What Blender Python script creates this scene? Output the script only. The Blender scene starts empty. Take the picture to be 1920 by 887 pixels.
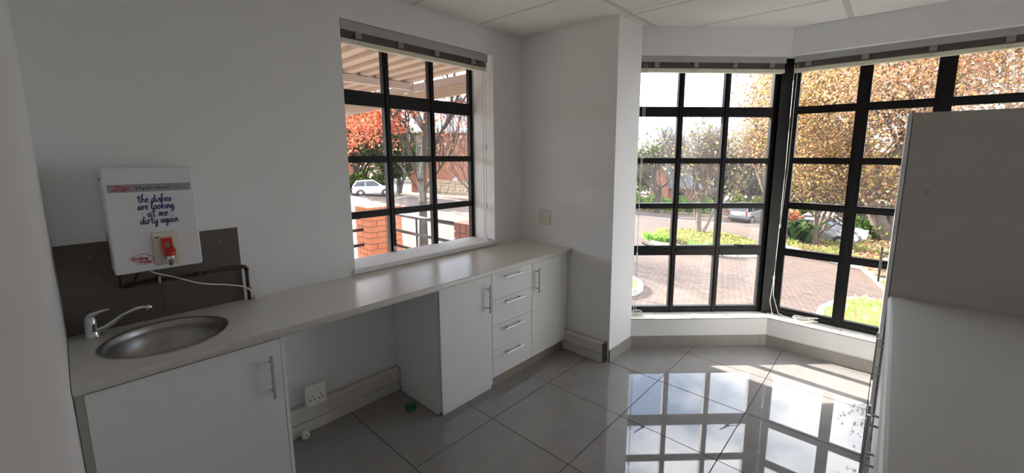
import bpy, bmesh, math, random
import numpy as np
from mathutils import Vector, Matrix

# ------------------------------------------------------------------ camera, sky, sun, exposure
SC = bpy.context.scene
COL = SC.collection
rnd = random.Random(7)
YAW, PITCH, ROLL, FPX = 41.1792, 8.5411, 0.1293, 774.9076
cam_d = bpy.data.cameras.new('camera')
cam = bpy.data.objects.new('camera', cam_d)
COL.objects.link(cam)
_y, _t, _r = math.radians(YAW), math.radians(PITCH), math.radians(ROLL)
_fw = Vector((-math.sin(_y) * math.cos(_t), math.cos(_y) * math.cos(_t), -math.sin(_t)))
_rt = Vector((math.cos(_y), math.sin(_y), 0))
_up = _rt.cross(_fw)
_rt2 = math.cos(_r) * _rt + math.sin(_r) * _up
_up2 = -math.sin(_r) * _rt + math.cos(_r) * _up
cam.matrix_world = Matrix(((_rt2.x, _up2.x, -_fw.x, 2.6045), (_rt2.y, _up2.y, -_fw.y, 0.0),
                           (_rt2.z, _up2.z, -_fw.z, 1.6757), (0, 0, 0, 1)))
cam_d.sensor_fit = 'HORIZONTAL'
cam_d.sensor_width = 36.0
cam_d.lens = FPX / 1920 * 36.0
cam_d.shift_x = -38.2076 / 1920
cam_d.shift_y = -34.8065 / 1920
cam_d.clip_start = 0.02
cam_d.clip_end = 500
SC.camera = cam
SC.view_settings.view_transform = 'Standard'
SC.view_settings.look = 'None'
SC.view_settings.gamma = 1.0
SC.view_settings.use_curve_mapping = False
SC.view_settings.exposure = 1.66
SC.cycles.max_bounces = 16
SC.cycles.diffuse_bounces = 8
SC.cycles.transparent_max_bounces = 24
SC.cycles.caustics_reflective = False
SC.cycles.caustics_refractive = False

SKY_BLUE = (0.36, 0.50, 0.76)
SKY_CLOUD = (1.75, 1.77, 1.82)
world = bpy.data.worlds.new('sky')
SC.world = world
world.use_nodes = True
_n, _l = world.node_tree.nodes, world.node_tree.links
_n.clear()
w_out = _n.new('ShaderNodeOutputWorld')
w_bg = _n.new('ShaderNodeBackground')
w_tc = _n.new('ShaderNodeTexCoord')
w_map = _n.new('ShaderNodeMapping')
w_map.inputs['Scale'].default_value = (1.0, 1.0, 1.9)
w_map.inputs['Location'].default_value = (0.3, 0.15, 0.4)
w_no = _n.new('ShaderNodeTexNoise')
w_no.inputs['Scale'].default_value = 3.4
w_no.inputs['Detail'].default_value = 7
w_no.inputs['Roughness'].default_value = 0.56
w_rp = _n.new('ShaderNodeValToRGB')
w_rp.color_ramp.elements[0].position = 0.38
w_rp.color_ramp.elements[0].color = (*SKY_BLUE, 1)
w_rp.color_ramp.elements[1].position = 0.60
w_rp.color_ramp.elements[1].color = (*SKY_CLOUD, 1)
_l.new(w_tc.outputs['Generated'], w_map.inputs['Vector'])
_l.new(w_map.outputs['Vector'], w_no.inputs['Vector'])
_l.new(w_no.outputs['Fac'], w_rp.inputs['Fac'])
_l.new(w_rp.outputs['Color'], w_bg.inputs['Color'])
w_bg.inputs['Strength'].default_value = 1.25
_l.new(w_bg.outputs['Background'], w_out.inputs['Surface'])

sun_d = bpy.data.lights.new('sun', 'SUN')
sun_d.energy = 7.5
sun_d.angle = math.radians(0.6)
sun_d.color = (1.0, 0.95, 0.86)
sun = bpy.data.objects.new('sun', sun_d)
COL.objects.link(sun)
sun.rotation_euler = Vector((1.0, -0.05, -0.53)).to_track_quat('-Z', 'Y').to_euler()
sun.location = (-20, 5, 15)

# ------------------------------------------------------------------ materials
def newmat(name):
    m = bpy.data.materials.new(name)
    m.use_nodes = True
    n, l = m.node_tree.nodes, m.node_tree.links
    return m, n, l, n['Principled BSDF']

def pmat(name, col, rough=0.5, metal=0.0, spec=0.5, var=0.0, scale=8.0, bump=0.0, bscale=60.0, aniso=0.0, coat=0.0):
    """plain material with procedural mottling and fine relief"""
    m, n, l, b = newmat(name)
    b.inputs['Roughness'].default_value = rough
    b.inputs['Metallic'].default_value = metal
    b.inputs['Specular IOR Level'].default_value = spec
    b.inputs['Coat Weight'].default_value = coat
    tc = n.new('ShaderNodeTexCoord')
    no = n.new('ShaderNodeTexNoise')
    no.inputs['Scale'].default_value = scale
    no.inputs['Detail'].default_value = 5
    l.new(tc.outputs['Object'], no.inputs['Vector'])
    rp = n.new('ShaderNodeValToRGB')
    rp.color_ramp.elements[0].position = 0.3
    rp.color_ramp.elements[1].position = 0.7
    rp.color_ramp.elements[0].color = (*[c * (1 - var) for c in col], 1)
    rp.color_ramp.elements[1].color = (*[min(1, c * (1 + var)) for c in col], 1)
    l.new(no.outputs['Fac'], rp.inputs['Fac'])
    l.new(rp.outputs['Color'], b.inputs['Base Color'])
    if bump:
        n2 = n.new('ShaderNodeTexNoise')
        n2.inputs['Scale'].default_value = bscale
        n2.inputs['Detail'].default_value = 4
        l.new(tc.outputs['Object'], n2.inputs['Vector'])
        bp = n.new('ShaderNodeBump')
        bp.inputs['Strength'].default_value = bump
        bp.inputs['Distance'].default_value = 0.002
        l.new(n2.outputs['Fac'], bp.inputs['Height'])
        l.new(bp.outputs['Normal'], b.inputs['Normal'])
    return m

M = {}
M['wall'] = pmat('wall_paint', (0.84, 0.845, 0.85), 0.6, var=0.012, scale=3, bump=0.25, bscale=120, spec=0.3)
M['ceil'] = pmat('ceiling_tile', (0.78, 0.77, 0.73), 0.9, var=0.02, scale=30, bump=0.3, bscale=300, spec=0.1)
M['tbar'] = pmat('ceiling_rail', (0.56, 0.55, 0.50), 0.5, var=0.01)
M['floor'] = pmat('polished_tile', (0.265, 0.25, 0.24), 0.025, var=0.06, scale=9, spec=0.95)
M['grout'] = pmat('grout', (0.04, 0.037, 0.035), 0.9, var=0.1)
M['skirt'] = pmat('skirting_tile', (0.33, 0.31, 0.29), 0.25, var=0.05, scale=10)
M['sill'] = pmat('sill_tile', (0.80, 0.77, 0.70), 0.35, var=0.03, scale=12)
M['white'] = pmat('white_melamine', (0.80, 0.80, 0.79), 0.38, var=0.012, scale=6)
M['edge'] = pmat('raw_edge_band', (0.55, 0.51, 0.44), 0.6, var=0.06, scale=20)
M['top'] = pmat('worktop_laminate', (0.735, 0.715, 0.665), 0.24, var=0.015, scale=60, spec=0.5, bump=0.08, bscale=400)
M['counter'] = pmat('grey_laminate', (0.57, 0.56, 0.525), 0.42, var=0.015, scale=5, bump=0.1, bscale=300)
M['greypanel'] = pmat('grey_panel', (0.475, 0.46, 0.43), 0.5, var=0.02, scale=4)
M['plinth'] = pmat('brown_plinth_tile', (0.30, 0.25, 0.20), 0.35, var=0.08, scale=12)
M['steel'] = pmat('brushed_steel', (0.40, 0.385, 0.365), 0.30, metal=1, var=0.08, scale=40)
_m = M['steel']; _b = _m.node_tree.nodes['Principled BSDF']
_tg = _m.node_tree.nodes.new('ShaderNodeTangent'); _tg.direction_type = 'RADIAL'; _tg.axis = 'Z'
_m.node_tree.links.new(_tg.outputs[0], _b.inputs['Tangent'])
_b.inputs['Anisotropic'].default_value = 0.75
M['chrome'] = pmat('chrome', (0.80, 0.81, 0.82), 0.08, metal=1, var=0.01)
M['nickel'] = pmat('nickel_handle', (0.52, 0.50, 0.47), 0.28, metal=1, var=0.03)
M['splash'] = pmat('brown_splash_board', (0.115, 0.096, 0.078), 0.45, var=0.06, scale=5)
M['copper'] = pmat('old_copper', (0.075, 0.048, 0.036), 0.42, metal=0.5, var=0.25, scale=30)
M['black'] = pmat('black_frame', (0.007, 0.007, 0.008), 0.42, var=0.1, scale=20, spec=0.3)
M['darkm'] = pmat('dark_metal', (0.05, 0.05, 0.05), 0.4, metal=0.6, var=0.1)
M['blind'] = pmat('blind_headrail', (0.43, 0.43, 0.42), 0.5, var=0.02)
M['slat'] = pmat('blind_slat', (0.16, 0.14, 0.125), 0.5, var=0.08)
M['cream'] = pmat('cream_rail', (0.78, 0.75, 0.60), 0.45, var=0.02)
M['clip'] = pmat('clip_plastic', (0.33, 0.31, 0.28), 0.3, var=0.05)
M['cord'] = pmat('cord', (0.80, 0.78, 0.70), 0.7, var=0.03)
M['capmat'] = pmat('clear_cap', (0.20, 0.18, 0.16), 0.25, var=0.05)
M['plastic'] = pmat('white_plastic', (0.80, 0.79, 0.74), 0.32, var=0.015)
M['trunk'] = pmat('trunking_white', (0.62, 0.60, 0.55), 0.42, var=0.04, scale=8)
M['hole'] = pmat('dark_hole', (0.02, 0.018, 0.015), 0.8, var=0.1)
M['boiler'] = pmat('boiler_enamel', (0.78, 0.79, 0.81), 0.28, var=0.01)
M['ivory'] = pmat('ivory_plate', (0.74, 0.71, 0.60), 0.35, var=0.02)
M['silverlabel'] = pmat('silver_label', (0.36, 0.36, 0.37), 0.4, metal=0.3, var=0.02)
M['red'] = pmat('red_plastic', (0.55, 0.02, 0.015), 0.3, var=0.03)
M['logo'] = pmat('logo_red', (0.50, 0.035, 0.05), 0.5, var=0.02)
M['ink'] = pmat('dark_ink', (0.03, 0.03, 0.035), 0.5, var=0.02)
M['greyink'] = pmat('grey_ink', (0.16, 0.16, 0.17), 0.5, var=0.02)
M['purple'] = pmat('purple_ink', (0.055, 0.018, 0.19), 0.5, var=0.05)
M['teal'] = pmat('teal_ink', (0.22, 0.50, 0.48), 0.5, var=0.02)
M['green'] = pmat('green_plastic', (0.01, 0.16, 0.025), 0.3, var=0.05)
# exterior
M['brick'] = pmat('orange_brick', (0.43, 0.135, 0.060), 0.85, var=0.14, scale=6, bump=0.4, bscale=40)
M['brickshade'] = pmat('shaded_brick', (0.16, 0.05, 0.035), 0.8, var=0.15, scale=6, bump=0.4, bscale=40)  # dark maroon holds the shade of the pillar's unlit side
M['mortar'] = pmat('mortar', (0.22, 0.16, 0.12), 0.95, var=0.1)
M['rail'] = pmat('black_railing', (0.025, 0.02, 0.022), 0.35, var=0.1)
M['roofsheet'] = pmat('tan_roof_sheet', (0.33, 0.235, 0.175), 0.55, var=0.05, scale=3)
M['beam'] = pmat('tan_beam', (0.34, 0.27, 0.235), 0.55, var=0.04, scale=4)
M['concrete'] = pmat('concrete', (0.50, 0.47, 0.42), 0.9, var=0.1, scale=8)
M['kerb'] = pmat('pale_kerb', (0.58, 0.54, 0.47), 0.9, var=0.12, scale=4)
M['soil'] = pmat('leafy_soil', (0.26, 0.19, 0.11), 0.95, var=0.35, scale=5)
M['lawn'] = pmat('lawn', (0.20, 0.30, 0.065), 0.9, var=0.2, scale=3)
M['bark'] = pmat('bark', (0.115, 0.085, 0.066), 0.9, var=0.3, scale=5, bump=0.25, bscale=6)
M['barkmid'] = pmat('mottled_bark', (0.06, 0.045, 0.034), 0.9, var=0.45, scale=5, bump=0.25, bscale=6)
M['barklight'] = pmat('pale_bark', (0.34, 0.28, 0.23), 0.9, var=0.3, scale=4, bump=0.25, bscale=6)
M['barkdark'] = pmat('dark_bark', (0.06, 0.05, 0.045), 0.9, var=0.25, scale=4, bump=0.5, bscale=14)
M['slate'] = pmat('slate_roof', (0.13, 0.14, 0.16), 0.7, var=0.12, scale=3)
M['stonewall'] = pmat('stone', (0.36, 0.29, 0.21), 0.95, var=0.25, scale=1.5)
M['paleroof'] = pmat('pale_roof', (0.42, 0.43, 0.45), 0.6, var=0.08, scale=1)  # sky glare on the slate is put into this pale grey
M['palewall'] = pmat('pale_wall', (0.62, 0.60, 0.57), 0.9, var=0.06, scale=1)
M['fence'] = pmat('dark_timber', (0.10, 0.085, 0.075), 0.85, var=0.25, scale=4)
M['tyre'] = pmat('tyre', (0.015, 0.015, 0.016), 0.8, var=0.1)
M['rim'] = pmat('alloy_rim', (0.35, 0.35, 0.36), 0.35, metal=0.7, var=0.05)
M['carglass'] = pmat('car_glass', (0.03, 0.035, 0.04), 0.06, var=0.1, spec=0.8)
M['carwhite'] = pmat('car_white', (0.78, 0.78, 0.79), 0.15, var=0.01, coat=0.6)
M['carsilver'] = pmat('car_silver', (0.32, 0.335, 0.36), 0.25, metal=0.45, var=0.02, coat=0.6)
M['carblack'] = pmat('car_trim', (0.02, 0.02, 0.022), 0.5, var=0.1)
M['taillight'] = pmat('tail_light', (0.40, 0.02, 0.02), 0.2, var=0.05)
M['headlight'] = pmat('head_light', (0.65, 0.67, 0.70), 0.1, var=0.05, spec=0.8)
M['paintline'] = pmat('road_paint', (0.75, 0.74, 0.72), 0.8, var=0.06, scale=3)
M['slab'] = pmat('tan_path', (0.55, 0.40, 0.29), 0.9, var=0.1, scale=2)

def paving_mat():
    m, n, l, b = newmat('brick_paving')
    b.inputs['Roughness'].default_value = 0.85
    tc = n.new('ShaderNodeTexCoord')
    mp = n.new('ShaderNodeMapping')
    mp.inputs['Rotation'].default_value = (0, 0, 0.5)
    br = n.new('ShaderNodeTexBrick')
    br.inputs['Scale'].default_value = 1.0
    br.inputs['Brick Width'].default_value = 0.24
    br.inputs['Row Height'].default_value = 0.12
    br.inputs['Mortar Size'].default_value = 0.014
    br.inputs['Color1'].default_value = (0.165, 0.112, 0.09, 1)
    br.inputs['Color2'].default_value = (0.105, 0.076, 0.064, 1)
    br.inputs['Mortar'].default_value = (0.05, 0.04, 0.036, 1)
    l.new(tc.outputs['Object'], mp.inputs['Vector'])
    l.new(mp.outputs['Vector'], br.inputs['Vector'])
    no = n.new('ShaderNodeTexNoise')
    no.inputs['Scale'].default_value = 0.16
    no.inputs['Detail'].default_value = 6
    l.new(tc.outputs['Object'], no.inputs['Vector'])
    rp = n.new('ShaderNodeValToRGB')
    rp.color_ramp.elements[0].position = 0.36
    rp.color_ramp.elements[1].position = 0.62
    rp.color_ramp.elements[0].color = (0.80, 0.80, 0.86, 1)
    rp.color_ramp.elements[1].color = (1.18, 1.08, 0.98, 1)
    l.new(no.outputs['Fac'], rp.inputs['Fac'])
    mx = n.new('ShaderNodeMix')
    mx.data_type = 'RGBA'
    mx.blend_type = 'MULTIPLY'
    mx.inputs['Factor'].default_value = 1
    l.new(br.outputs['Color'], mx.inputs['A'])
    l.new(rp.outputs['Color'], mx.inputs['B'])
    l.new(mx.outputs['Result'], b.inputs['Base Color'])
    return m
M['paving'] = paving_mat()

def wallbrick_mat():
    m, n, l, b = newmat('far_brick_wall')
    b.inputs['Roughness'].default_value = 0.9
    tc = n.new('ShaderNodeTexCoord')
    mp = n.new('ShaderNodeMapping')
    mp.inputs['Rotation'].default_value = (math.pi / 2, 0, 0)
    br = n.new('ShaderNodeTexBrick')
    br.inputs['Scale'].default_value = 1.0
    br.inputs['Brick Width'].default_value = 0.23
    br.inputs['Row Height'].default_value = 0.085
    br.inputs['Mortar Size'].default_value = 0.008
    br.inputs['Color1'].default_value = (0.47, 0.19, 0.105, 1)
    br.inputs['Color2'].default_value = (0.39, 0.145, 0.085, 1)
    br.inputs['Mortar'].default_value = (0.34, 0.22, 0.17, 1)
    l.new(tc.outputs['Object'], mp.inputs['Vector'])
    l.new(mp.outputs['Vector'], br.inputs['Vector'])
    l.new(br.outputs['Color'], b.inputs['Base Color'])
    return m
M['farbrick'] = wallbrick_mat()

def leaf_mat(name, trans=0.42):
    m, n, l, b = newmat(name)
    n.remove(b)
    at = n.new('ShaderNodeAttribute')
    at.attribute_name = 'tint'
    d = n.new('ShaderNodeBsdfDiffuse')
    t = n.new('ShaderNodeBsdfTranslucent')
    mx = n.new('ShaderNodeMixShader')
    mx.inputs['Fac'].default_value = trans
    l.new(at.outputs['Color'], d.inputs['Color'])
    l.new(at.outputs['Color'], t.inputs['Color'])
    l.new(d.outputs[0], mx.inputs[1])
    l.new(t.outputs[0], mx.inputs[2])
    l.new(mx.outputs[0], n['Material Output'].inputs['Surface'])
    return m
M['leaf'] = leaf_mat('leaf')

def glass_mat(name, dust):
    m, n, l, b = newmat(name)
    n.remove(b)
    tr = n.new('ShaderNodeBsdfTransparent')
    tr.inputs['Color'].default_value = (0.97, 0.975, 0.97, 1)
    gl = n.new('ShaderNodeBsdfGlossy')
    gl.inputs['Roughness'].default_value = 0.0
    fr = n.new('ShaderNodeFresnel')
    fr.inputs['IOR'].default_value = 1.4
    mx = n.new('ShaderNodeMixShader')
    ge = n.new('ShaderNodeNewGeometry')      # reflect only at the front face of the thin pane
    sb_ = n.new('ShaderNodeMath'); sb_.operation = 'SUBTRACT'; sb_.inputs[0].default_value = 1.0
    mu_ = n.new('ShaderNodeMath'); mu_.operation = 'MULTIPLY'
    l.new(ge.outputs['Backfacing'], sb_.inputs[1])
    l.new(sb_.outputs[0], mu_.inputs[0])
    l.new(fr.outputs[0], mu_.inputs[1])
    l.new(mu_.outputs[0], mx.inputs['Fac'])
    l.new(tr.outputs[0], mx.inputs[1])
    l.new(gl.outputs[0], mx.inputs[2])
    # dust film on the pane
    tc = n.new('ShaderNodeTexCoord')
    no = n.new('ShaderNodeTexNoise')
    no.inputs['Scale'].default_value = 2.2
    no.inputs['Detail'].default_value = 6
    l.new(tc.outputs['Object'], no.inputs['Vector'])
    mr = n.new('ShaderNodeMapRange')
    mr.inputs['From Min'].default_value = 0.4
    mr.inputs['From Max'].default_value = 0.75
    mr.inputs['To Min'].default_value = dust * 0.25
    mr.inputs['To Max'].default_value = dust
    l.new(no.outputs['Fac'], mr.inputs['Value'])
    df = n.new('ShaderNodeBsdfTranslucent')
    df.inputs['Color'].default_value = (0.9, 0.9, 0.88, 1)
    m2 = n.new('ShaderNodeMixShader')
    l.new(mr.outputs['Result'], m2.inputs['Fac'])
    l.new(mx.outputs[0], m2.inputs[1])
    l.new(df.outputs[0], m2.inputs[2])
    l.new(m2.outputs[0], n['Material Output'].inputs['Surface'])
    return m
M['glass'] = glass_mat('window_glass', 0.012)
M['glassdusty'] = glass_mat('dusty_window_glass', 0.02)

# ------------------------------------------------------------------ helpers
def tag(o, label=None, cat=None, group=None, kind=None):
    if label: o['label'] = label
    if cat: o['category'] = cat
    if group: o['group'] = group
    if kind: o['kind'] = kind
    return o

def thing(name, label, cat, loc=(0, 0, 0), group=None, rz=0.0):
    o = bpy.data.objects.new(name, None)
    o.empty_display_size = 0.1
    o.location = loc
    o.rotation_euler = (0, 0, rz)
    COL.objects.link(o)
    return tag(o, label, cat, group)

def root_loc(o):
    while o.parent: o = o.parent
    return o.location.copy()

class MB:
    """collects geometry (verts, faces); build() links it as ONE mesh object"""
    def __init__(s):
        s.v = []; s.f = []; s.smooth = []
    def add(s, vs, fs, smooth=False):
        k = len(s.v)
        s.v += [tuple(p) for p in vs]
        s.f += [tuple(i + k for i in f) for f in fs]
        s.smooth += [smooth] * len(fs)
        return s
    def box(s, x0, x1, y0, y1, z0, z1, bev=0.0, seg=2):
        if bev <= 0:
            vs = [(x, y, z) for x in (x0, x1) for y in (y0, y1) for z in (z0, z1)]
            return s.add(vs, [(0, 1, 3, 2), (4, 6, 7, 5), (0, 4, 5, 1), (2, 3, 7, 6), (0, 2, 6, 4), (1, 5, 7, 3)])
        bm = bmesh.new()
        bmesh.ops.create_cube(bm, size=1)
        for v in bm.verts:
            v.co = Vector(((x0 + x1) / 2 + v.co.x * (x1 - x0), (y0 + y1) / 2 + v.co.y * (y1 - y0), (z0 + z1) / 2 + v.co.z * (z1 - z0)))
        bmesh.ops.bevel(bm, geom=bm.edges[:], offset=bev, segments=seg, affect='EDGES', profile=0.5)
        bm.verts.index_update()
        s.add([v.co[:] for v in bm.verts], [[v.index for v in f.verts] for f in bm.faces], False)
        bm.free()
        return s
    def obox(s, c, ux, uy, hx, hy, z0, z1):
        """box with a rotated footprint: centre c(x,y), unit axes, half sizes"""
        vs = []
        for z in (z0, z1):
            for a, b in ((-1, -1), (1, -1), (1, 1), (-1, 1)):
                vs.append((c[0] + a * hx * ux[0] + b * hy * uy[0], c[1] + a * hx * ux[1] + b * hy * uy[1], z))
        return s.add(vs, [(3, 2, 1, 0), (4, 5, 6, 7), (0, 1, 5, 4), (1, 2, 6, 5), (2, 3, 7, 6), (3, 0, 4, 7)])
    def prism(s, poly, z0, z1):
        n = len(poly)
        vs = [(p[0], p[1], z0) for p in poly] + [(p[0], p[1], z1) for p in poly]
        fs = [tuple(range(n))[::-1], tuple(range(n, 2 * n))]
        fs += [(i, (i + 1) % n, (i + 1) % n + n, i + n) for i in range(n)]
        return s.add(vs, fs)
    def prism_axis(s, prof, axis, a0, a1):
        """prof: list of 2-D points in the other two axes, extruded along axis"""
        def P(u, w, a):
            return {'x': (a, u, w), 'y': (u, a, w), 'z': (u, w, a)}[axis]
        n = len(prof)
        vs = [P(u, w, a0) for u, w in prof] + [P(u, w, a1) for u, w in prof]
        fs = [tuple(range(n))[::-1], tuple(range(n, 2 * n))] + [(i, (i + 1) % n, (i + 1) % n + n, i + n) for i in range(n)]
        return s.add(vs, fs)
    def tube(s, pts, r, n=8, cap=True):
        pts = [Vector(p) for p in pts]
        rs = r if isinstance(r, (list, tuple)) else [r] * len(pts)
        vs, fs = [], []
        ref = None
        for i, p in enumerate(pts):
            d = (pts[min(i + 1, len(pts) - 1)] - pts[max(i - 1, 0)])
            d = d.normalized() if d.length > 1e-9 else Vector((0, 0, 1))
            if ref is None:
                ref = d.orthogonal().normalized()
            ref = (ref - d * ref.dot(d))
            ref = ref.normalized() if ref.length > 1e-6 else d.orthogonal().normalized()
            b = d.cross(ref)
            for k in range(n):
                a = 2 * math.pi * k / n
                vs.append(p + (ref * math.cos(a) + b * math.sin(a)) * rs[i])
        for i in range(len(pts) - 1):
            for k in range(n):
                k2 = (k + 1) % n
                fs.append((i * n + k, i * n + k2, (i + 1) * n + k2, (i + 1) * n + k))
        s.add(vs, fs, True)
        if cap:
            s.add([vs[k] for k in range(n)], [tuple(range(n))[::-1]])
            q = (len(pts) - 1) * n
            s.add([vs[q + k] for k in range(n)], [tuple(range(n))])
        return s
    def lathe(s, c, prof, n=24, axis='z', sx=1.0, sy=1.0):
        """prof: (radius, height) list about an axis through c"""
        vs, fs = [], []
        for r, h in prof:
            for k in range(n):
                a = 2 * math.pi * k / n
                u, w = r * math.cos(a) * sx, r * math.sin(a) * sy
                vs.append({'z': (c[0] + u, c[1] + w, c[2] + h), 'x': (c[0] + h, c[1] + u, c[2] + w), 'y': (c[0] + u, c[1] + h, c[2] + w)}[axis])
        for i in range(len(prof) - 1):
            for k in range(n):
                k2 = (k + 1) % n
                fs.append((i * n + k, i * n + k2, (i + 1) * n + k2, (i + 1) * n + k))
        return s.add(vs, fs, True)
    def build(s, name, mat, parent=None, kind=None, fix=True):
        me = bpy.data.meshes.new(name)
        off = root_loc(parent) if parent else Vector((0, 0, 0))
        me.from_pydata([(p[0] - off.x, p[1] - off.y, p[2] - off.z) for p in s.v], [], s.f)
        me.polygons.foreach_set('use_smooth', s.smooth)
        if fix:
            bm = bmesh.new(); bm.from_mesh(me)
            bmesh.ops.remove_doubles(bm, verts=bm.verts[:], dist=1e-6)
            bmesh.ops.recalc_face_normals(bm, faces=bm.faces[:])
            bm.to_mesh(me); bm.free()
        me.materials.append(mat)
        o = bpy.data.objects.new(name, me)
        COL.objects.link(o)
        if parent: o.parent = parent
        if kind: o['kind'] = kind
        return o

def clip_poly(poly, n, d):
    """keep points with n.p <= d"""
    out = []
    for i, p in enumerate(poly):
        q = poly[(i + 1) % len(poly)]
        a, b = n[0] * p[0] + n[1] * p[1] - d, n[0] * q[0] + n[1] * q[1] - d
        if a <= 0: out.append(p)
        if (a < 0 < b) or (b < 0 < a):
            t = a / (a - b)
            out.append((p[0] + t * (q[0] - p[0]), p[1] + t * (q[1] - p[1])))
    return out

def area(poly):
    return abs(sum(p[0] * q[1] - q[0] * p[1] for p, q in zip(poly, poly[1:] + poly[:1]))) / 2

# ------------------------------------------------------------------ room numbers (metres)
H = 2.697
Y0, Y1, XP, YJ, XD, YD, XR = -0.0524, 2.818, 0.978, 3.185, 1.872, 4.020, 3.30
YB = -1.25                                  # end of the passage behind the doorway
U = Vector((XD - XP, YD - YJ, 0)).normalized()
N = Vector((-U.y, U.x, 0))                  # outward from the bay's slanted side
LD = math.hypot(XD - XP, YD - YJ)
def dp(u, off=0.0):
    return (XP + U.x * u + N.x * off, YJ + U.y * u + N.y * off)
ZT = 0.90                                   # worktop height

def room_clip(poly):
    """parts of a convex polygon inside the floor plan"""
    out = []
    a = clip_poly(poly, (0, 1), Y1)
    if len(a) > 2: out.append(a)
    b = clip_poly(poly, (0, -1), -Y1)
    if len(b) > 2: b = clip_poly(b, (-1, 0), -XP)
    if len(b) > 2: b = clip_poly(b, (0, 1), YD)
    if len(b) > 2: b = clip_poly(b, (N.x, N.y), N.x * XP + N.y * YJ)
    if len(b) > 2: out.append(b)
    res = []
    for p in out:
        p = clip_poly(p, (1, 0), XR)
        if len(p) > 2: p = clip_poly(p, (-1, 0), 0)
        if len(p) > 2: p = clip_poly(p, (0, -1), -YB)
        if len(p) > 2 and area(p) > 2e-4: res.append(p)
    return res

def shrink(poly, g):
    cx = sum(p[0] for p in poly) / len(poly); cy = sum(p[1] for p in poly) / len(poly)
    out = []
    for x, y in poly:
        dx, dy = x - cx, y - cy
        out.append((x - math.copysign(min(g, abs(dx) * .5), dx), y - math.copysign(min(g, abs(dy) * .5), dy)))
    return out

# ------------------------------------------------------------------ floor and ceiling
floor = MB().box(-0.0, XR, YB, YD, -0.14, -0.003).build('floor', M['grout'])
tag(floor, kind='structure')
for i in range(-2, 6):
    for j in range(-5, 6):
        x0, y0 = 0.805 + 0.6035 * i, 1.099 + 0.5717 * j
        for p in room_clip([(x0, y0), (x0 + 0.6035, y0), (x0 + 0.6035, y0 + 0.5717), (x0, y0 + 0.5717)]):
            MB().prism(shrink(p, 0.0026), -0.010, 0.0).build('tile', M['floor'], floor)
ceiling = MB().box(-0.0, XR, YB, YD, H + 0.016, H + 0.12).build('ceiling', M['wall'])
tag(ceiling, kind='structure')
CX = [1.045 + 1.195 * k for k in (-1, 0, 1, 2)]
CY = [1.722 + 0.585 * k for k in range(-6, 5)]
for i in range(len(CX) - 1):
    for j in range(len(CY) - 1):
        for p in room_clip([(CX[i], CY[j]), (CX[i + 1], CY[j]), (CX[i + 1], CY[j + 1]), (CX[i], CY[j + 1])]):
            MB().prism(shrink(p, 0.003), H, H + 0.014).build('ceiling_tile', M['ceil'], ceiling)
for x in CX:
    if 0 < x < XR:
        for p in room_clip([(x - .017, YB), (x + .017, YB), (x + .017, YD), (x - .017, YD)]):
            MB().prism(p, H - 0.003, H + 0.004).build('ceiling_rail', M['tbar'], ceiling)
for y in CY:
    for p in room_clip([(0, y - .007), (XR, y - .007), (XR, y + .007), (0, y + .007)]):
        MB().prism(p, H - 0.0015, H + 0.006).build('ceiling_rail', M['tbar'], ceiling)

# ------------------------------------------------------------------ walls
WT = -0.32
LY0, LY1, LZ0, LZ1 = 1.214, 2.476, 0.905, 2.495
w = MB()
w.box(WT, 0, YB - .1, LY0, -0.14, H + .12)
w.box(WT, 0, LY1, Y1, -0.14, H + .12)
w.box(WT, 0, LY0, LY1, -0.14, LZ0)
w.box(WT, 0, LY0, LY1, LZ1, H + .12)
tag(w.build('wall_left', M['wall'], fix=False), kind='structure')
pier = [(WT, Y1), (XP, Y1), (XP, YJ), dp(-0.02, 0.12), dp(-0.05, 0.22), (WT, 3.40)]
tag(MB().prism(pier, -0.14, H + .12).build('wall_pier', M['wall']), kind='structure')
SZ = 0.26                                   # window sill height in the bay
BZ = 2.485                                  # bulkhead underside
dq = [dp(-0.0, 0), dp(LD, 0), dp(LD + .09, 0.25), dp(-0.03, 0.25)]
tag(MB().prism(dq, -0.14, SZ - .012).prism(dq, BZ, H + .12).build('wall_bay', M['wall'], fix=False), kind='structure')
fr = [(XD, YD), (XR, YD), (XR, YD + .25), dp(LD + .09, 0.25)]
tag(MB().prism(fr, -0.14, SZ - .012).prism(fr, BZ, H + .12).build('wall_front', M['wall'], fix=False), kind='structure')
tag(MB().box(XR, XR + .15, YB - .1, YD + .25, -0.14, H + .12).build('wall_right', M['wall']), kind='structure')
tag(MB().box(0, 2.24, Y0 - .12, Y0, -0.001, H + .014).box(2.24, XR, Y0 - .12, Y0, 2.12, H + .014).build('wall_back', M['wall'], fix=False), kind='structure')
tag(MB().box(0, XR, YB - .1, YB, -0.14, H + .12).build('wall_passage', M['wall']), kind='structure')

# skirting tiles round the pier and the bay (each tile a piece)
SK = 0.098
def skirting(name, p, q, cuts, out):
    p, q = Vector((*p, 0)), Vector((*q, 0))
    d = (q - p).normalized(); L = (q - p).length
    o = None
    ends = [0] + cuts + [L]
    base = MB()
    a, b = p + out * 0.004, q + out * 0.004
    base.prism([p[:2], q[:2], b[:2], a[:2]], 0.001, SK - .002)
    o = tag(base.build(name, M['grout']), kind='structure')
    for e0, e1 in zip(ends[:-1], ends[1:]):
        a = p + d * (e0 + .001); b = p + d * (e1 - .001)
        MB().prism([a[:2], b[:2], (b + out * .010)[:2], (a + out * .010)[:2]], 0.001, SK).build('skirting_tile', M['skirt'], o)
skirting('baseboard_pier', (XP, Y1), (XP, YJ), [], Vector((1, 0, 0)))
skirting('baseboard_bay', (XP, YJ), (XD, YD), [0.57, 1.165], -N)
skirting('baseboard_front', (XD, YD), (XR, YD), [0.16, 0.765], Vector((0, -1, 0)))

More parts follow.
